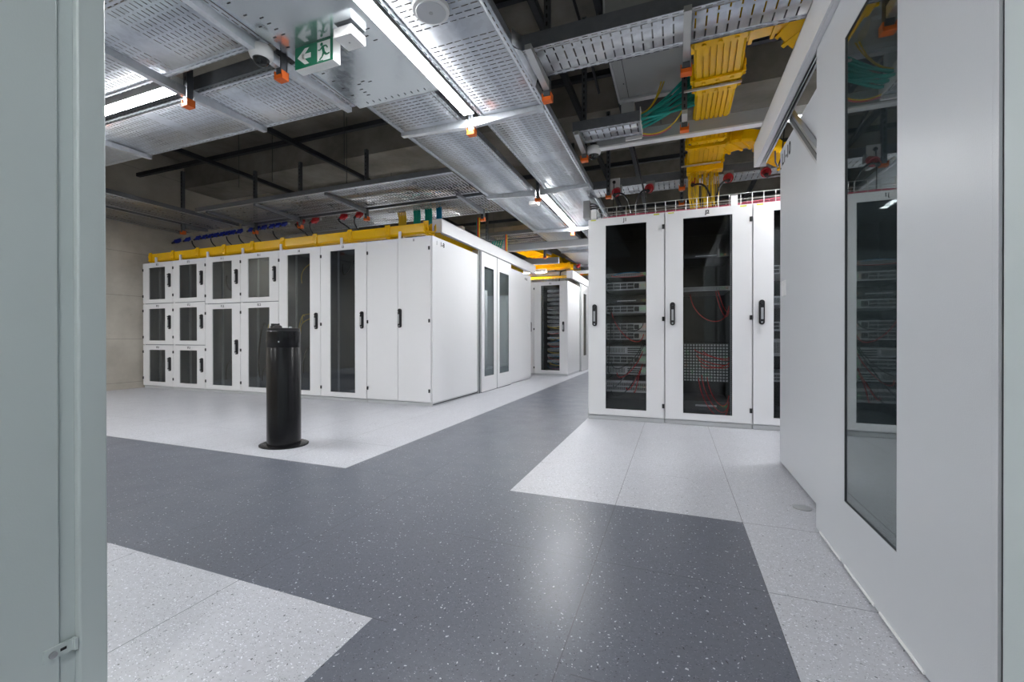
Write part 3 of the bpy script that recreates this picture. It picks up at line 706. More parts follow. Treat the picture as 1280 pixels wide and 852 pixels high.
# trays further back over the left block
G4='trays beyond the left row'
tray('x',-6.5,-2.12,5.1,5.45,2.80,'mesh','bright ribbed tray beyond the left header, nearest',G4,smat='galv_dull')
tray('x',-6.5,-2.12,5.55,5.9,2.80,'mesh','bright ribbed tray beyond the left header, middle',G4,smat='galv_dull')
tray('x',-6.5,-2.12,6.0,6.3,2.80,'mesh','bright ribbed tray beyond the left header, farthest',G4,smat='galv_dull')
tray('x',-5,-2.15,8.9,9.3,2.75,'ladder','narrow tray over the far block carrying red plugs',G4,smat='galv_dull')
# right-hand trays
G5='narrow trays on the right'
tray('x',-.66,5.0,.385,.72,2.80,'ladder','wide-slotted pale tray crossing the upper right',G5,h=.10,smat='galv_dull')
tray('x',-.60,.005,1.62,1.90,2.80,'ladder','short tray stub with teal cables leaving its end',G5,h=.09,smat='galv_dull')
tray('x',-.80,5.0,3.26,3.60,2.80,'ladder','tray above the J row with red power plugs',G5,h=.10,smat='galv_dull')
m=MB(); m.box(.006,.012,1.60,1.91,2.78,2.91); m.box(-.15,.0,1.905,1.93,2.77,2.80); tag(m.build('tray_end_plate','whitep'),'white end plate where the teal cables leave the tray','end plate')
# curved transition piece of T1
m=MB(); pr=[]
m.face([(-.70,.34,2.80),(-.66,.385,2.80),(-.66,.72,2.80),(-.70,.80,2.80)])
m.face([(-.70,.30,2.80),(-.66,.385,2.80),(-.66,.385,2.90),(-.70,.30,2.90)]); m.face([(-.70,.80,2.80),(-.66,.72,2.80),(-.66,.72,2.90),(-.70,.80,2.90)])
o=m.build('tray_branch','galv'); tag(o,'flared joint where the pale tray meets the main tray','tray joint'); sm_=o.modifiers.new('s','SOLIDIFY'); sm_.thickness=.002

# hangers: upright, arms, orange cap
def cap(parent,x,y,z):
    m=MB(); w=.036
    m.box(x-w,x+w,y-w*.8,y+w*.8,z-.035,z-.028); m.box(x-w,x-w+.006,y-w*.8,y+w*.8,z-.028,z+.02); m.box(x+w-.006,x+w,y-w*.8,y+w*.8,z-.028,z+.02); m.box(x-w,x+w,y+w*.8-.005,y+w*.8,z-.028,z+.02)
    m.box(x-w,x+w,y-w*.8,y-w*.8+.005,z-.028,z-.008)
    m.build('end_cap','orange',parent)
def upright(parent,x,y,z0,z1=ZC,w=.022,mat='upright_steel'):
    m=MB(); m.box(x-w,x-w+.004,y-w,y+w,z0,z1); m.box(x+w-.004,x+w,y-w,y+w,z0,z1); m.box(x-w+.004,x+w-.004,y-.003,y+.003,z0,z1)
    m.box(x-w,x+w,y-w-.001,y-w+.003,z0,z1)
    z=z0+.04
    while z<z1-.03: m.box(x-.006,x+.006,y-w-.0018,y-w-.001,z,z+.03,1); z+=.06
    m.build('upright',[mat,'ink'],parent)
def arm(parent,axis,x,y,l,ztop,h0=.07,h1=.035,w=.022,mat='galv'):
    """tapering cantilever arm from (x,y) reaching l along the axis"""
    m=MB()
    d=Vector((l,0,0)) if axis=='x' else Vector((0,l,0)); s_=Vector((0,w,0)) if axis=='x' else Vector((w,0,0))
    p=Vector((x,y,ztop-.002)); q=p+d
    A=[p-s_,p+s_,q+s_,q-s_]; B=[p-s_-Vector((0,0,h0)),p+s_-Vector((0,0,h0)),q+s_-Vector((0,0,h1)),q-s_-Vector((0,0,h1))]
    m.face(A); m.face(B[::-1]); 
    for k in range(4): m.face([A[k],B[k],B[(k+1)%4],A[(k+1)%4]])
    o=m.build('arm',mat,parent)
    return o
def hanger(x,y,label,group,arms,zb=2.69,z1=ZC,mat='upright_steel',amat='galv'):
    r=thing('tray_hanger',label,'tray hanger',(x,y,zb),group)
    upright(r,x,y,zb,z1,mat=mat)
    for (ax,l) in arms: arm(r,ax,x+(math.copysign(.03,l) if ax=='x' else 0),y+(math.copysign(.03,l) if ax=='y' else 0),l-math.copysign(.03,l),2.797,mat=amat)
    cap(r,x,y,zb)
    return r
HG='hangers of the main trays'
for k,y in enumerate((-2.9,1.07,3.0,5.02,7.0,8.95,10.9)):
    hanger(-1.37,y,'hanger with orange cap between the main trays, %s along the lane'%['unseen one','nearest','second','third','fourth','fifth','farthest'][k],HG,[('x',.66),('x',-.72)])
HL='hangers of the upper left trays'
for k,x in enumerate((-2.235,-3.2,-4.85,-6.4)):
    hanger(x,-.12,'orange-capped hanger under the upper left trays, %s from the exit sign'%ORD[k],HL,[('y',.66),('y',-.78)])
HR='hangers on the right'
for x,y,l,arms in ((.365,.80,'hanger with orange cap beside the yellow duct, nearest one',[('y',-.45)]),(.37,1.66,'hanger with orange cap in front of the grey beam by the yellow duct',[('y',-.1)]),
        (.37,3.22,'hanger with orange cap at the tray above J2',[('y',.4)]),(-.60,.79,'hanger with orange cap where pale tray meets main tray',[('y',-.46)]),(-.56,1.98,'hanger with orange cap beside the right dome camera',[('y',-.38)]),
        (-.50,3.22,'hanger with orange cap above the left end of J1',[('y',.4)])):
    hanger(x,y,l,HR,arms,amat='wire')
r=thing('tray_hanger','lower orange cap on the strut just above the J2 wire basket','tray hanger',(.374,3.80,2.67),HR); upright(r,.374,3.80,2.67); cap(r,.374,3.80,2.67)
HB='hangers above the left row'
for x,y,l in ((-2.40,3.52,'hanger with orange cap just above the left header'),(-4.0,2.87,'hanger behind the red plugs above the left row'),(-5.3,2.87,'hanger between the red and the blue plugs'),(-6.3,2.87,'hanger behind the right group of blue plugs'),(-7.46,2.45,'hanger with orange cap nearest the concrete wall')):
    hanger(x,y,l,HB,[('y',-.8) if y>2.8 else ('y',.4)],zb=2.66,z1=3.68,amat='galv_dull')
for k,(x,y) in enumerate(((-3.0,5.0),(-2.35,6.6),(-3.3,8.8),(-2.1,9.3))):
    hanger(x,y,'hanger with orange cap beyond the left header, %s from the camera'%ORD[k],'hangers beyond the left header',[('y',.5)],zb=2.62,amat='galv_dull')

# ceiling channels
CG='dark ceiling channels'
def channel(a,b,label):
    m=MB(); (x0,y0,z0),(x1,y1,z1)=a,b
    if abs(x1-x0)>abs(y1-y0):
        m.box(x0,x1,y0-.03,y0+.03,z0,z0+.006); m.box(x0,x1,y0-.03,y0-.024,z0,z0+.06); m.box(x0,x1,y0+.024,y0+.03,z0,z0+.06)
    else:
        m.box(x0-.03,x0+.03,y0,y1,z0,z0+.006); m.box(x0-.03,x0-.024,y0,y1,z0,z0+.06); m.box(x0+.024,x0+.03,y0,y1,z0,z0+.06)
    tag(m.build('ceiling_channel','darksteel'),label,'ceiling channel',CG)
for x,l in ((-4.76,'dark channel running away over the left row, nearer the main trays'),(-6.55,'dark channel running away near the concrete wall'),(-.80,'dark channel running away right of the main tray'),(-.30,'dark channel running away above the grey box'),(-3.1,'dark channel running away left of the main tray'),(1.6,'dark channel running away above the right header')):
    channel((x,-5,3.62),(x,14,3.62),l)
for y,l in ((2.36,'dark cross channel above the near edge of the left row'),(4.9,'dark cross channel beyond the left row'),(-.35,'dark cross channel near the camera'),(1.05,'dark cross channel above the pale tray'),(7.4,'dark cross channel above the far block')):
    channel((-8.5,y,3.70),(7.5,y,3.70),l)
for k,(x,y) in enumerate(((-5.3,2.36),(-6.0,2.36),(-3.9,2.3),(-4.4,2.9),(-.1,2.9),(.15,2.6))):
    m=MB(); m.tube([(x,y,3.2),(x,y,ZC+.01)],.004,6); tag(m.build('threaded_rod','darksteel'),'thin threaded rod hanging from the ceiling, %s of six'%ORD[k],'rod','threaded rods')

# grey box above the right side
r=thing('ventilation_box','large grey sheet-metal box hanging behind the pale tray','ventilation box',(.25,1.6,3.2))
m=MB(); m.box(-.21,.42,1.02,2.0,3.2,3.62); m.build('housing','box',r,bevel=.004)
m=MB(); m.box(-.215,.425,1.955,2.02,3.18,3.215); m.box(-.225,-.21,1.02,2.01,3.19,3.64); m.box(-.2,-.08,2.0,2.08,3.05,3.2); m.build('flange','plinth',r)
m=MB(); m.box(-.08,.40,2.0,2.3,3.22,3.5); m.build('opening','inside_j',r)
m=MB()
for y in (1.2,1.7): m.box(-.15,-.14,y,y+.015,3.1985,3.2)
m.box(-.125,-.121,1.02,1.96,3.1985,3.2); m.build('screw','ink',r)
for k,(a,b) in enumerate((((-.3,1.3,3.6),(-.05,3.2,2.6)),((-.55,.4,3.9),(-.35,1.6,3.1)))):
    cable('hanging_cable',bez(a,(a[0]+.05,a[1]+.6,a[2]-.2),(b[0]-.05,b[1]-.6,b[2]+.3),b),.012,'blackp',['black cable slanting down to the row top right of the dome camera','short black cable dropping from the ceiling above the pale tray'][k],'cable')
# beams: the white lower lip paints in a lit underside
m=MB(); m.box(-.43,1.12,1.96,2.02,2.77,2.885); m.box(-.43,1.12,1.95,2.03,2.755,2.77,1); tag(m.build('light_trunking',['greyp','whitep']),'unlit grey trunking crossing in front of the yellow duct','trunking','grey light trunking')
m=MB(); m.box(-4.4,-1.15,5.6,5.66,2.60,2.72); m.box(-4.4,-1.15,5.59,5.67,2.585,2.60,1); tag(m.build('light_trunking',['greyp','whitep']),'unlit grey trunking above the farther sliding door','trunking','grey light trunking')
m=MB(); m.box(-4.0,-2.15,7.0,7.06,2.56,2.68); m.box(-4.0,-2.15,6.99,7.07,2.545,2.56,1); tag(m.build('light_trunking',['greyp','whitep']),'unlit grey trunking just before the far block','trunking','grey light trunking')
m=MB(); m.box(-3.6,-1.3,8.6,8.66,2.52,2.60); tag(m.build('light_trunking','greyp'),'unlit grey trunking over the far block','trunking','grey light trunking')

# ------------------------------------------------------------------ luminaires
def luminaire(axis,a0,a1,b,z,label,w=.09):
    loc=((a0+a1)/2,b,z) if axis=='x' else (b,(a0+a1)/2,z)
    r=thing('led_luminaire',label,'light fixture',loc,'led light strips')
    bx_=lambda m,a,bb,c,d,e,f: m.box(a,bb,c,d,e,f) if axis=='x' else m.box(c,d,a,bb,e,f)
    m=MB(); bx_(m,a0-.02,a1+.02,b-w/2-.004,b+w/2+.004,z+.016,z+.08)
    bx_(m,a0-.02,a1+.02,b-w/2-.005,b-w/2-.001,z+.001,z+.016); bx_(m,a0-.02,a1+.02,b+w/2+.001,b+w/2+.005,z+.001,z+.016); m.build('housing','whitep',r)
    m=MB(); bx_(m,a0,a1,b-w/2,b+w/2,z,z+.016); m.build('diffuser','led_white',r)
    m=MB()
    for q in (a0+.3,a1-.3): m.tube([(q,b,z+.08),(q,b,ZC)] if axis=='x' else [(b,q,z+.08),(b,q,ZC)],.004,6)
    m.build('suspension_wire','darksteel',r)
    return r
lums=[('y',-.90,.98,-1.356,2.794,'bright light strip beside the exit sign, nearest over the lane'),('y',3.10,4.98,-1.365,2.794,'second light strip over the lane, beyond the orange cap'),
 ('y',7.1,8.95,-1.37,2.79,'third light strip far down the lane'),('y',11.0,12.9,-1.37,2.79,'farthest light strip over the lane'),
 ('x',-5.10,-3.26,-.165,2.79,'light strip between the upper left trays'),('x',-8.3,-6.5,-.165,2.79,'added light strip near the concrete wall, out of view at left'),  # the wall-side strip is out of view, added to light the row fronts
 ('x',-4.4,-2.70,7.85,2.49,'low light strip over the roof of the far block'),
 ('x',1.15,3.2,1.99,2.765,'light strip over the aisle seen past the right header'),
 ('x',2.7,4.5,-2.2,2.9,'added fill light strip above the near right cabinets, out of view'),('y',-4.9,-3.05,.1,2.79,'added fill light strip behind the viewpoint'),  # both unseen, added as fill for the foreground blocks
 ('x',-5.0,-3.2,4.4,2.75,'added light strip inside the left aisle'),('x',2.2,4.0,5.2,2.79,'added light strip behind the J row, out of view'),  # both added to brighten the aisles between the rows
 ('x',-4.8,-3.0,-4.0,2.79,'added fill light strip over the near left area, out of view'),('x',-7.8,-6.0,-4.0,2.79,'added fill light strip over the near left corner, out of view'),('x',3.2,5.0,-4.2,2.79,'added fill light strip over the near right area, out of view')]  # three unseen strips added as fill from behind the camera
for a in lums: luminaire(*a)
m=MB(); m.box(-1.62,-1.5,3.36,3.47,2.74,2.79); tag(m.build('emergency_light','whitep',bevel=.003),'small white box beside the second light strip','emergency light')

# ------------------------------------------------------------------ exit sign, emergency light, detector, cameras
ex0,ex1,ey,ez0,ez1=-2.055,-1.735,-.17,2.655,2.80
r=thing('exit_sign','green and white exit sign with running figure under the metal sheet','exit sign',((ex0+ex1)/2,ey+.03,ez0))
m=MB(); m.box(ex0,ex1,ey,ey+.065,ez0,ez1); m.build('housing','signwhite',r,bevel=.002)
m=MB(); m.box(ex0+.001,ex1-.001,ey-.0015,ey,ez0+.001,ez1-.001); pnl=m.build('sign_face','green',r)
W=ex1-ex0; H=ez1-ez0
def S(u,v): return (ex0+u*W, ey-.0022, ez0+v*H)
m=MB(); fx0,fx1,fv0,fv1=.60,.93,.07,.93
m.box(ex0+fx0*W,ex0+fx1*W,ey-.0022,ey-.0015,ez0+fv0*H,ez0+fv1*H)
arrow=[(.07,.5),(.27,.86),(.38,.86),(.27,.62),(.42,.62),(.42,.38),(.27,.38),(.38,.14),(.27,.14)]
for poly in ([(.07,.5),(.27,.86),(.385,.86),(.22,.5)],[(.07,.5),(.22,.5),(.385,.14),(.27,.14)],[(.20,.61),(.43,.61),(.43,.39),(.20,.39)]):
    m.face([S(*q) for q in poly][::-1])
m.build('pictogram_white','signwhite',r)
m=MB()
def S2(u,v): q=S(u,v); return (q[0],q[1]-.001,q[2])
def limb(a,b,wa,wb):
    a2,b2=Vector((a[0]*W,a[1]*H)),Vector((b[0]*W,b[1]*H)); d=(b2-a2).normalized(); n=Vector((-d.y,d.x))
    pts=[a2+n*wa,b2+n*wb,b2-n*wb,a2-n*wa]; m.face([S2(p.x/W,p.y/H) for p in pts])
hc=(.715,.80); m.face([S2(hc[0]+.036*math.cos(t*PI/8),hc[1]+.036*W/H*math.sin(t*PI/8)) for t in range(16)])
limb((.735,.72),(.775,.40),.011,.010)
limb((.74,.70),(.83,.70),.006,.005); limb((.83,.70),(.87,.58),.005,.004)
limb((.73,.68),(.67,.56),.005,.005); limb((.67,.56),(.62,.58),.004,.004)
limb((.775,.42),(.84,.30),.009,.007); limb((.84,.30),(.92,.34),.006,.005)
limb((.765,.42),(.73,.25),.009,.006); limb((.73,.25),(.66,.13),.006,.005)
m.box(ex0+.62*W,ex0+.75*W,ey-.0035,ey-.0022,ez0+.07*H,ez0+.10*H)
m.build('running_figure','green',r)
r=thing('emergency_light','white box fitting beside the exit sign','emergency light',(-1.6,-.17,2.73))
m=MB(); m.box(-1.665,-1.53,-.24,-.11,2.725,2.785); m.build('housing','whitep',r,bevel=.002)
m=MB(); m.box(-1.64,-1.55,-.22,-.13,2.785,2.80); m.lathe((-1.60,-.175,2.7235),[(.006,0),(.006,.002)],10); m.build('bracket','steel',r)
r=thing('access_point','round white disc fitting under the main tray','access point',(-1.005,-.19,2.735))
m=MB(); m.lathe((-1.005,-.19,2.74),[(.085,0),(.103,.004),(.107,.02),(.10,.04),(.06,.055)],40); m.build('housing','whitep',r)
m=MB(); m.lathe((-1.005,-.19,2.736),[(.083,0),(.086,.004)],40); m.build('cover_disc','panel',r)
m=MB(); m.lathe((-1.005,-.19,2.7345),[(.012,0),(.012,.0012)],12); m.build('indicator','greyp',r)
for k,dz in enumerate((0,.012)):
    cable('data_cable',bez((-.92,-.19,2.775),(-.85,-.25,2.76+dz),(-.78,-.2-.1*k,2.79),(-.70,-.3,2.86)),.004,'blue','blue data cable beside the round white fitting, %s of two'%ORD[k],'cable','blue data cables')
def dome(x,y,z,label):
    r=thing('dome_camera',label,'security camera',(x,y,z))
    m=MB(); m.lathe((x,y,z),[(.052,0),(.066,.012),(.072,.03),(.072,.065),(.066,.078)],32); m.build('housing','whitep',r)
    m=MB(); m.lathe((x,y,z),[(.008,-.042),(.028,-.036),(.042,-.022),(.049,-.004),(.05,.002)],28); m.build('dome_bubble','lens',r)
    m=MB(); m.lathe((x-.012,y-.02,z),[(.012,-.028),(.02,-.015),(.02,.0)],16); m.build('camera_lens','blackp',r)
    return r
dome(-2.24,-.27,2.71,'white dome camera at the tray edge left of the exit sign')
r=dome(-.47,2.0,2.715,'white dome camera hanging right of the main tray')
m=MB(); m.box(-.55,-.42,1.96,2.04,2.793,2.80); m.build('bracket','galv_dull',r)

# ------------------------------------------------------------------ yellow fibre ducts
def duct_profile(w,h): return [(-w/2,h),(-w/2,h*.18),(-w/2+.02,0),(w/2-.02,0),(w/2,h*.18),(w/2,h),(w/2-.006,h),(w/2-.006,.012),(-w/2+.006,.012),(-w/2+.006,h)]
def grooved(w,h,n):
    p=[(-w/2,h),(-w/2,h*.18),(-w/2+.02,0)]
    for k in range(n):
        u=-w/2+.02+(w-.04)*(k+1)/(n+1); p+=[(u-.005,0),(u-.004,.02),(u+.004,.02),(u+.005,0)]
    return p+[(w/2-.02,0),(w/2,h*.18),(w/2,h),(w/2-.006,h),(w/2-.006,.026),(-w/2+.006,.026),(-w/2+.006,h)]
def straight_duct(a,b,w,h,label,group,pitch=.62,name='fibre_duct',open_=True):
    a,b=Vector(a),Vector(b); L=(b-a).length; d=(b-a).normalized(); side=d.cross(Vector((0,0,1))).normalized()
    r=thing(name,label,'cable duct',tuple((a+b)/2),group)
    m=MB(); m.sweep([a,b],grooved(w,h,6 if w>.2 else 1))
    m.build('trough','yellow',r)
    n=max(1,int(L/pitch)); 
    for k in range(n+1):
        c=a+d*(L*k/n if n else 0); c=a+d*min(max((c-a).length,.03),L-.03)
        m=MB(); pr=[(-w/2-.012,h+.008),(-w/2-.012,h*.12),(-w/2+.012,-.012),(w/2-.012,-.012),(w/2+.012,h*.12),(w/2+.012,h+.008),(w/2-.004,h+.008),(w/2-.004,.004),(-w/2+.004,.004),(-w/2+.004,h+.008)]
        m.sweep([c-d*.036,c+d*.036],[(q[0]*1.04,q[1]*1.1-.003) for q in pr])
        for s_ in (-1,1):
            for q in (-.02,.02):
                p=c+side*s_*(w/2+.016)+d*q; m.lathe((p.x,p.y,p.z+h*.6),[(.013,-.022),(.013,.022)],8); m.lathe((p.x,p.y,p.z+h*.12),[(.012,-.012),(.012,.012)],8)
        for q in (-.3,0,.3):
            p=c+side*(w*q); m.lathe((p.x,p.y,p.z-.022),[(.012,-.004),(.014,.012)],8)
        m.build('joint_collar','yellow',r)
    return r
YG='yellow fibre ducts'
straight_duct((-8.42,2.56,2.228),(-2.70,2.56,2.245),.14,.135,'long yellow duct on posts along the top of the left row',YG)
m=MB(); m.sweep([(-2.66,2.48,2.25),(-2.76,2.58,2.24),(-2.81,2.75,2.22),(-2.81,6.3,2.22)],duct_profile(.15,.11)); tag(m.build('fibre_duct','yellow'),'yellow duct running away behind the white left header','cable duct',YG)
for k in range(7):
    x=[-8.2,-7.55,-6.87,-6.06,-5.25,-4.1,-3.12][k]
    m=MB(); m.box(x-.017,x+.017,2.455,2.475,2.19,2.29); m.box(x-.015,x+.015,2.475,2.75,2.205,2.215); m.box(x-.02,x+.02,2.45,2.5,2.19,2.195)
    tag(m.build('duct_bracket','whitep'),'white bracket under the yellow duct, %s from the concrete wall'%ORD[k],'bracket','white duct brackets')
# overflow troughs seen beyond the left duct
for k,(x,w_) in enumerate(((-8.0,.26),(-7.35,.42))):
    m=MB(); m.lathe((x,3.0,2.33),[(w_*.5,0),(w_*.5,.10),(w_*.42,.16),(w_*.2,.19)],20,sy=.5); tag(m.build('duct_outlet','yellow'),'yellow rounded duct outlet behind the long duct, %s from wall'%ORD[k],'duct outlet','yellow duct outlets')
# right-hand duct
straight_duct((.575,.80,2.865),(.60,1.34,2.87),.33,.11,'wide yellow duct section nearest, with bolted joints',YG,.3)
straight_duct((.60,1.42,2.87),(.60,2.45,2.87),.30,.11,'long ribbed yellow duct section behind the grey trunking',YG,1.0)
straight_duct((.60,2.52,2.86),(.605,3.05,2.86),.36,.11,'yellow duct section with cable waterfall outlet',YG,.5)
def elbow(path,w,h,label,nrib=7):
    r=thing('fibre_duct_bend',label,'cable duct',tuple(Vector(path[0])),YG)
    m=MB(); m.sweep(path,duct_profile(w,h)); m.build('trough','yellow',r)
    n=len(path)
    for i in range(1,n-1,max(1,(n-2)//nrib)):
        p=Vector(path[i]); d=(Vector(path[i+1])-Vector(path[i-1])).normalized()
        m=MB(); m.sweep([p-d*.012,p+d*.012],[(-w/2-.01,h+.006),(-w/2-.01,-.01),(w/2+.01,-.01),(w/2+.01,h+.006),(w/2-.004,h+.006),(w/2-.004,.003),(-w/2+.004,.003),(-w/2+.004,h+.006)])
        m.build('joint_collar','yellow',r)
    return r
elbow(bez((.60,2.80,2.87),(.85,2.78,2.88),(.95,2.60,2.90),(1.08,2.62,2.80),10)+bez((1.08,2.62,2.80),(1.2,2.66,2.68),(1.4,2.75,2.56),(1.75,2.75,2.50),10)[1:],.26,.11,'yellow duct bend curving down behind the right header')
elbow(bez((.40,.84,2.88),(.60,.84,2.88),(.80,.83,2.89),(.97,.84,2.90),8)+bez((.97,.84,2.90),(1.04,.85,2.88),(1.12,.98,2.74),(1.35,1.0,2.70),8)[1:],.30,.10,'yellow duct bend at top beside the right header')
r=thing('cable_waterfall','yellow fibre cables falling from the duct to the J row','cable bundle',(.60,3.12,2.25)); 
m=MB(); m.box(.42,.80,3.03,3.16,2.79,2.85); 
for k in range(6): m.tube([(.45+.06*k,3.16,2.82),(.45+.06*k,3.19,2.80),(.45+.06*k,3.19,2.76)],.016,6)
m.build('outlet_lip','yellow',r)
m=MB()
for k in range(46):
    x=.44+.33*random.random(); y=3.06+.1*random.random(); m.tube([(x,y,2.82),(x+random.uniform(-.02,.02),y+.03,2.55),(x*.9+.08+random.uniform(-.03,.03),y+.02,2.30)],.004,5)
m.build('fibre_strands','ycable',r)['kind']='stuff'
for k,(x0,y0) in enumerate(((.41,1.37),(.41,2.98))):
    m=MB(); m.box(x0-.05,x0+.36,y0-.008,y0+.008,2.835,2.85); tag(m.build('duct_support','wire'),'thin bright support bar under the yellow duct, %s one'%('nearer' if k==0 else 'farther'),'support bar','bars under the yellow duct')
# far yellow ducts
straight_duct((-3.1,6.6,2.9),(-2.45,11.5,2.9),.5,.12,'wide yellow duct running away beyond the left header',YG,1.2)
straight_duct((-3.9,8.3,2.62),(-2.15,8.3,2.62),.30,.12,'yellow duct crossing above the far block',YG,.8)
straight_duct((-3.6,7.9,2.33),(-2.0,7.9,2.33),.10,.05,'thin yellow duct low over the far block',YG,.8)

# ------------------------------------------------------------------ cables overhead
k=0
for i in range(13):
    u=i/12; y=1.64+.22*((i*5)%13)/12
    cable('teal_cable',bez((.0,y,2.82+.05*u),(.15,y+.01,2.84+.09*u),(.25,1.72,2.86+.20*u),(.50,1.70,2.90+.33*u),10),.011,'teal','teal cable fanning up from the tray stub, %s from below'%ORD[i],'cable','teal cables')
for i,(a,b,z) in enumerate(((.0,.22,3.12),(.01,.24,3.10))):
    cable('fibre_cable',bez((a,1.66,2.87),(.08,1.68,2.90),(.14,1.75,3.0),(b-.04,1.8,z+.1),10),.006,'ycable','yellow cable rising from the tray stub to the grey box, %s of two'%ORD[i],'cable','yellow cables at the tray stub')
cable('fibre_cable',bez((.01,1.86,2.79),(.15,1.9,2.75),(.3,1.85,2.80),(.36,1.75,2.90)),.006,'ycable','yellow cable drooping under the teal cables','cable')
cable('fibre_cable',bez((.01,1.88,2.78),(.12,1.9,2.76),(.2,1.88,2.775),(.26,1.85,2.80)),.006,'pink','pink cable drooping under the teal cables','cable')
# vertical bundles behind the left header
for k,(x,w_,mt,nm) in enumerate(((-3.62,.12,'ycable','yellow'),(-3.36,.10,'teal','teal'),(-3.16,.10,'teal','teal'),(-2.98,.07,'cyan','blue'))):
    m=MB()
    for j in range(7): 
        xx=x-w_/2+w_*j/6; m.tube([(xx,3.2+.02*(j%3),3.05 if k else 2.8),(xx+.01,3.22,2.7),(xx,3.2,2.36)],.0105,6)
    tag(m.build('cable_bundle',mt),'%s cable bundle dropping onto the left row, %s'%(nm,['beside the last red plug','nearer the red plugs','nearer the white header','at the end of the white header'][k]),'cable bundle','cable drops behind the left header')
for k,(x,y,z0,z1) in enumerate(((-2.66,3.9,2.42,2.80),(-2.66,5.1,2.42,2.80))):
    m=MB(); m.tube([(x,y,z0),(x,y,z1)],.012,6,0); m.tube([(x+.022,y,z0),(x+.022,y,z1)],.010,6,1); m.tube([(x-.022,y,z0),(x-.022,y,z1)],.008,6,2)
    tag(m.build('cable_bundle',['redcable','ycable','teal']),'thin red and yellow cable drop above the left header, %s one'%('nearer' if k==0 else 'farther'),'cable bundle','thin cable drops')
m=MB()
for j in range(5): m.tube([(-3.0+.05*j,5.3,2.75),(-3.05+.05*j,5.3,2.6),(-2.9+.05*j,5.3,2.45)],.014,6)
tag(m.build('cable_bundle','teal'),'dark teal cable drop above the farther sliding door','cable bundle')

# plugs
def plug(x,y,z,mat,label,group,s=1.):
    r=thing('power_plug',label,'power plug',(x,y,z-.05*s),group)
    m=MB(); ang=-.5
    m.tube([(x,y,z),(x-.01,y-.05*s,z-.035*s)],[.036*s,.042*s],16); m.tube([(x-.01,y-.05*s,z-.035*s),(x-.013,y-.065*s,z-.045*s)],[.047*s,.047*s],16)
    m.tube([(x-.013,y-.065*s,z-.045*s),(x-.02,y-.12*s,z-.085*s)],[.036*s,.020*s],12); m.build('plug_body',mat,r)
    m=MB(); m.box(x-.045*s,x+.045*s,y-.01,y+.03,z-.03*s,z+.055*s); m.build('socket_box','greyp',r)
    m=MB(); m.tube([(x-.02,y-.12*s,z-.085*s),(x-.024,y-.14*s,z-.10*s)],[.021*s,.014*s],10); m.build('cable_gland','blackp',r)
    return r
bl=[-8.60,-8.42,-8.15,-7.86,-7.68,-7.52,-7.38,-7.22,-7.08,-6.95,-6.78,-6.50,-6.36,-6.20,-6.02,-5.88,-5.74]
for k,x in enumerate(bl):
    x=max(x,-8.45+.001*k) if k else -8.47
    plug(x,3.0,2.725+.004*k,'blue','blue power plug above the left row, %s from the concrete wall'%ORD[k],'blue power plugs',.82)
for k,x in enumerate((-5.366,-5.069,-4.497,-4.196)):
    plug(x,3.0,2.79,'red','red power plug above the left row, %s from the left'%ORD[k],'red power plugs on the left',1.05)
for k,x in enumerate((-7.9,-7.4,-7.0,-6.7,-6.3,-5.9)):
    cable('power_cable',bez((x,2.87,2.64),(x+.03,2.85,2.5),(x+.25,2.9,2.45),(x+.3,3.0,2.22)),.010,'blackp','black cable hanging from the blue plugs, %s from the concrete wall'%ORD[k],'cable','cables under the blue plugs')
for k,x in enumerate((-5.366,-5.069,-4.497,-4.196)):
    cable('power_cable',bez((x-.02,2.86,2.68),(x+.02*(1-2*(k%2)),2.84,2.6),(x+.18*(1-2*(k%2))+.1,2.9,2.6),(x+.2,3.0,2.22)),.011,'blackp','black cable from a red plug above the left row, %s from the left'%ORD[k],'cable','cables under the left red plugs')
for k,(x,z) in enumerate(((-.388,2.75),(.009,2.75),(.506,2.76),(.877,2.76),(1.255,2.775))):
    plug(x,3.24,z,'red','red power plug on the tray above the J row, %s from the left'%ORD[k],'red power plugs on the right',1.15)
for k,(xa,xb) in enumerate(((-.388,-.20),(.009,-.18),(.506,.70),(.877,.72),(1.255,1.6))):
    cable('power_cable',bez((xa-.02,3.09,2.65),(xa+(xb-xa)*.5,3.05,2.68),(xb,3.1,2.62),(xb,3.2,2.20)),.011,'blackp','black cable from a red plug above the J row, %s from the left'%ORD[k],'cable','cables under the right red plugs')
m=MB(); m.box(-.50,-.36,3.225,3.25,2.76,2.90); m.lathe((-.43,3.222,2.85),[(.02,-.01),(.02,.004)],14,1,'y'); m.tube([(-.43,3.21,2.85),(-.435,3.2,2.6),(-.43,3.2,2.22)],.006,6,1)
tag(m.build('socket_box',['whitep','blackp']),'white square socket box left above J1 with a hanging cable','socket box')
for k,(x,y,z) in enumerate(((-3.35,8.7,2.74),(-2.62,8.7,2.74),(-2.05,8.7,2.76),(-1.3,10.2,2.75))):
    plug(x,y,z,'red','distant red power plug over the far block, %s from the left'%ORD[k],'red power plugs far away',1.1)
cable('power_cable',[(-2.35,8.5,2.62),(-2.36,8.0,2.5),(-2.36,7.8,2.17)],.013,'blackp','black cable dropping to the far cabinet','cable')

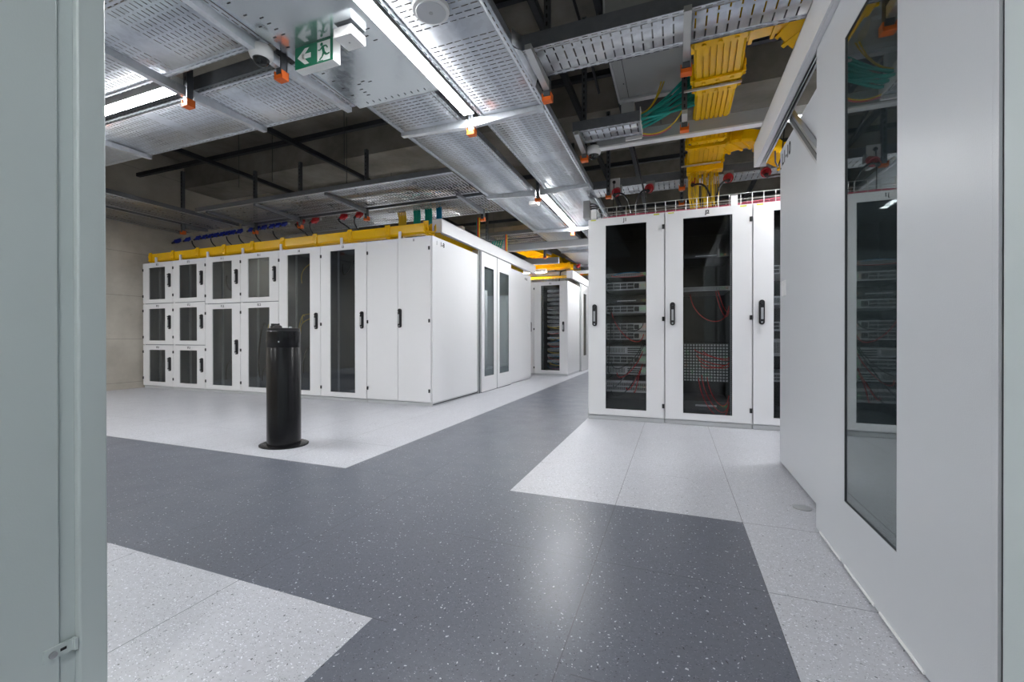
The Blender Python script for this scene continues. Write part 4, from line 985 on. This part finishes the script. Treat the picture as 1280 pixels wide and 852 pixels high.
# wire basket over the J row and its cables
def basket(x0,x1,y0,y1,z,h,label,step=.1):
    r=thing('wire_basket',label,'wire cable basket',((x0+x1)/2,(y0+y1)/2,z))
    m=MB(); w=.0032
    for (y,zz) in ((y0,z),(y0,z+h*.5),(y0,z+h),(y1,z),(y1,z+h*.5),(y1,z+h),((y0*2+y1)/3,z),((y0+2*y1)/3,z)): m.tube([(x0,y,zz),(x1,y,zz)],w,5)
    m.build('long_wires','wire',r)
    m=MB(); x=x0
    while x<=x1+.001: m.tube([(x,y0,z+h),(x,y0,z),(x,y1,z),(x,y1,z+h)],w,5); x+=step
    m.build('cross_wires','wire',r)
    return r
basket(-.50,1.9,2.44,2.74,2.19,.115,'silver wire basket full of pink cables on top of the J row')
for k in range(8):
    y=2.47+.03*k; pts=[(-.45+.24*i, y+random.uniform(-.015,.015), 2.203+.006*(k%3)+(.012*math.sin(i*.9+k))*(1 if i%2 else .4)+(.03*i/10 if k%2 else 0)) for i in range(11)]
    cable('network_cable',pts,.006,'pink','pink network cable lying in the wire basket, %s from the front'%ORD[k],'cable','pink cables in the wire basket')
basket(-3.2,-2.05,7.3,7.55,2.165,.11,'small wire basket on top of the far cabinet',.08)
for k,(x,zb) in enumerate(((-.545,2.19),(.84,2.19))):
    m=MB(); m.box(x-.03,x+.03,2.41,2.43,2.16 if k else 2.18,2.285); m.box(x-.03,x+.03,2.41,2.5,2.175,2.19)
    tag(m.build('label_plate','whitep'),'small white plate standing on top of %s'%('J1 at its left edge' if k==0 else 'J2 near its right edge'),'plate')
# grey box and hoses left above J1
m=MB(); m.box(-.80,-.72,3.1,3.25,2.40,2.62); tag(m.build('junction_box','greyp',bevel=.003),'grey box just left above the J1 cabinet','junction box')
for k in range(3):
    cable('flexible_hose',bez((-.72,3.15,2.58-.03*k),(-.62,3.1,2.58-.03*k),(-.55,2.9,2.45),(-.50,2.8,2.22)),.009,'blackp','black hose from the grey box to the J1 roof, %s of three'%ORD[k],'cable','black hoses at the J row corner')

# ------------------------------------------------------------------ camera, world, view
cam = bpy.data.cameras.new('camera'); co = bpy.data.objects.new('camera', cam); C.objects.link(co)
yaw, pitch, roll = -.3637, -.0034, -.0011
f = Vector((math.sin(yaw)*math.cos(pitch), math.cos(yaw)*math.cos(pitch), math.sin(pitch)))
rt = Vector((math.cos(yaw), -math.sin(yaw), 0)); up = rt.cross(f)
r2 = rt*math.cos(roll)+up*math.sin(roll); u2 = -rt*math.sin(roll)+up*math.cos(roll)
mw = Matrix((( r2.x,u2.x,-f.x, .2983),( r2.y,u2.y,-f.y,-2.3061),( r2.z,u2.z,-f.z,.8914),(0,0,0,1)))
co.matrix_world = mw
cam.sensor_width = 36; cam.lens = 533.887*36/1280; cam.shift_x = -(641.159-640)/1280; cam.shift_y = (422.74-426)/1280
cam.clip_start=.02; cam.clip_end=60
bpy.context.scene.camera = co
w = bpy.data.worlds.new('world'); bpy.context.scene.world = w; w.use_nodes = True
w.node_tree.nodes['Background'].inputs[0].default_value = (.5,.52,.55,1); w.node_tree.nodes['Background'].inputs[1].default_value = .2
sc = bpy.context.scene
sc.view_settings.view_transform='Standard'; sc.view_settings.look='None'; sc.view_settings.exposure=1.94; sc.view_settings.gamma=1
sc.view_settings.use_curve_mapping=False
sc.cycles.use_denoising=True; sc.cycles.max_bounces=10; sc.cycles.diffuse_bounces=5; sc.cycles.glossy_bounces=4; sc.cycles.transparent_max_bounces=24; sc.cycles.sample_clamp_indirect=6; sc.cycles.caustics_reflective=False
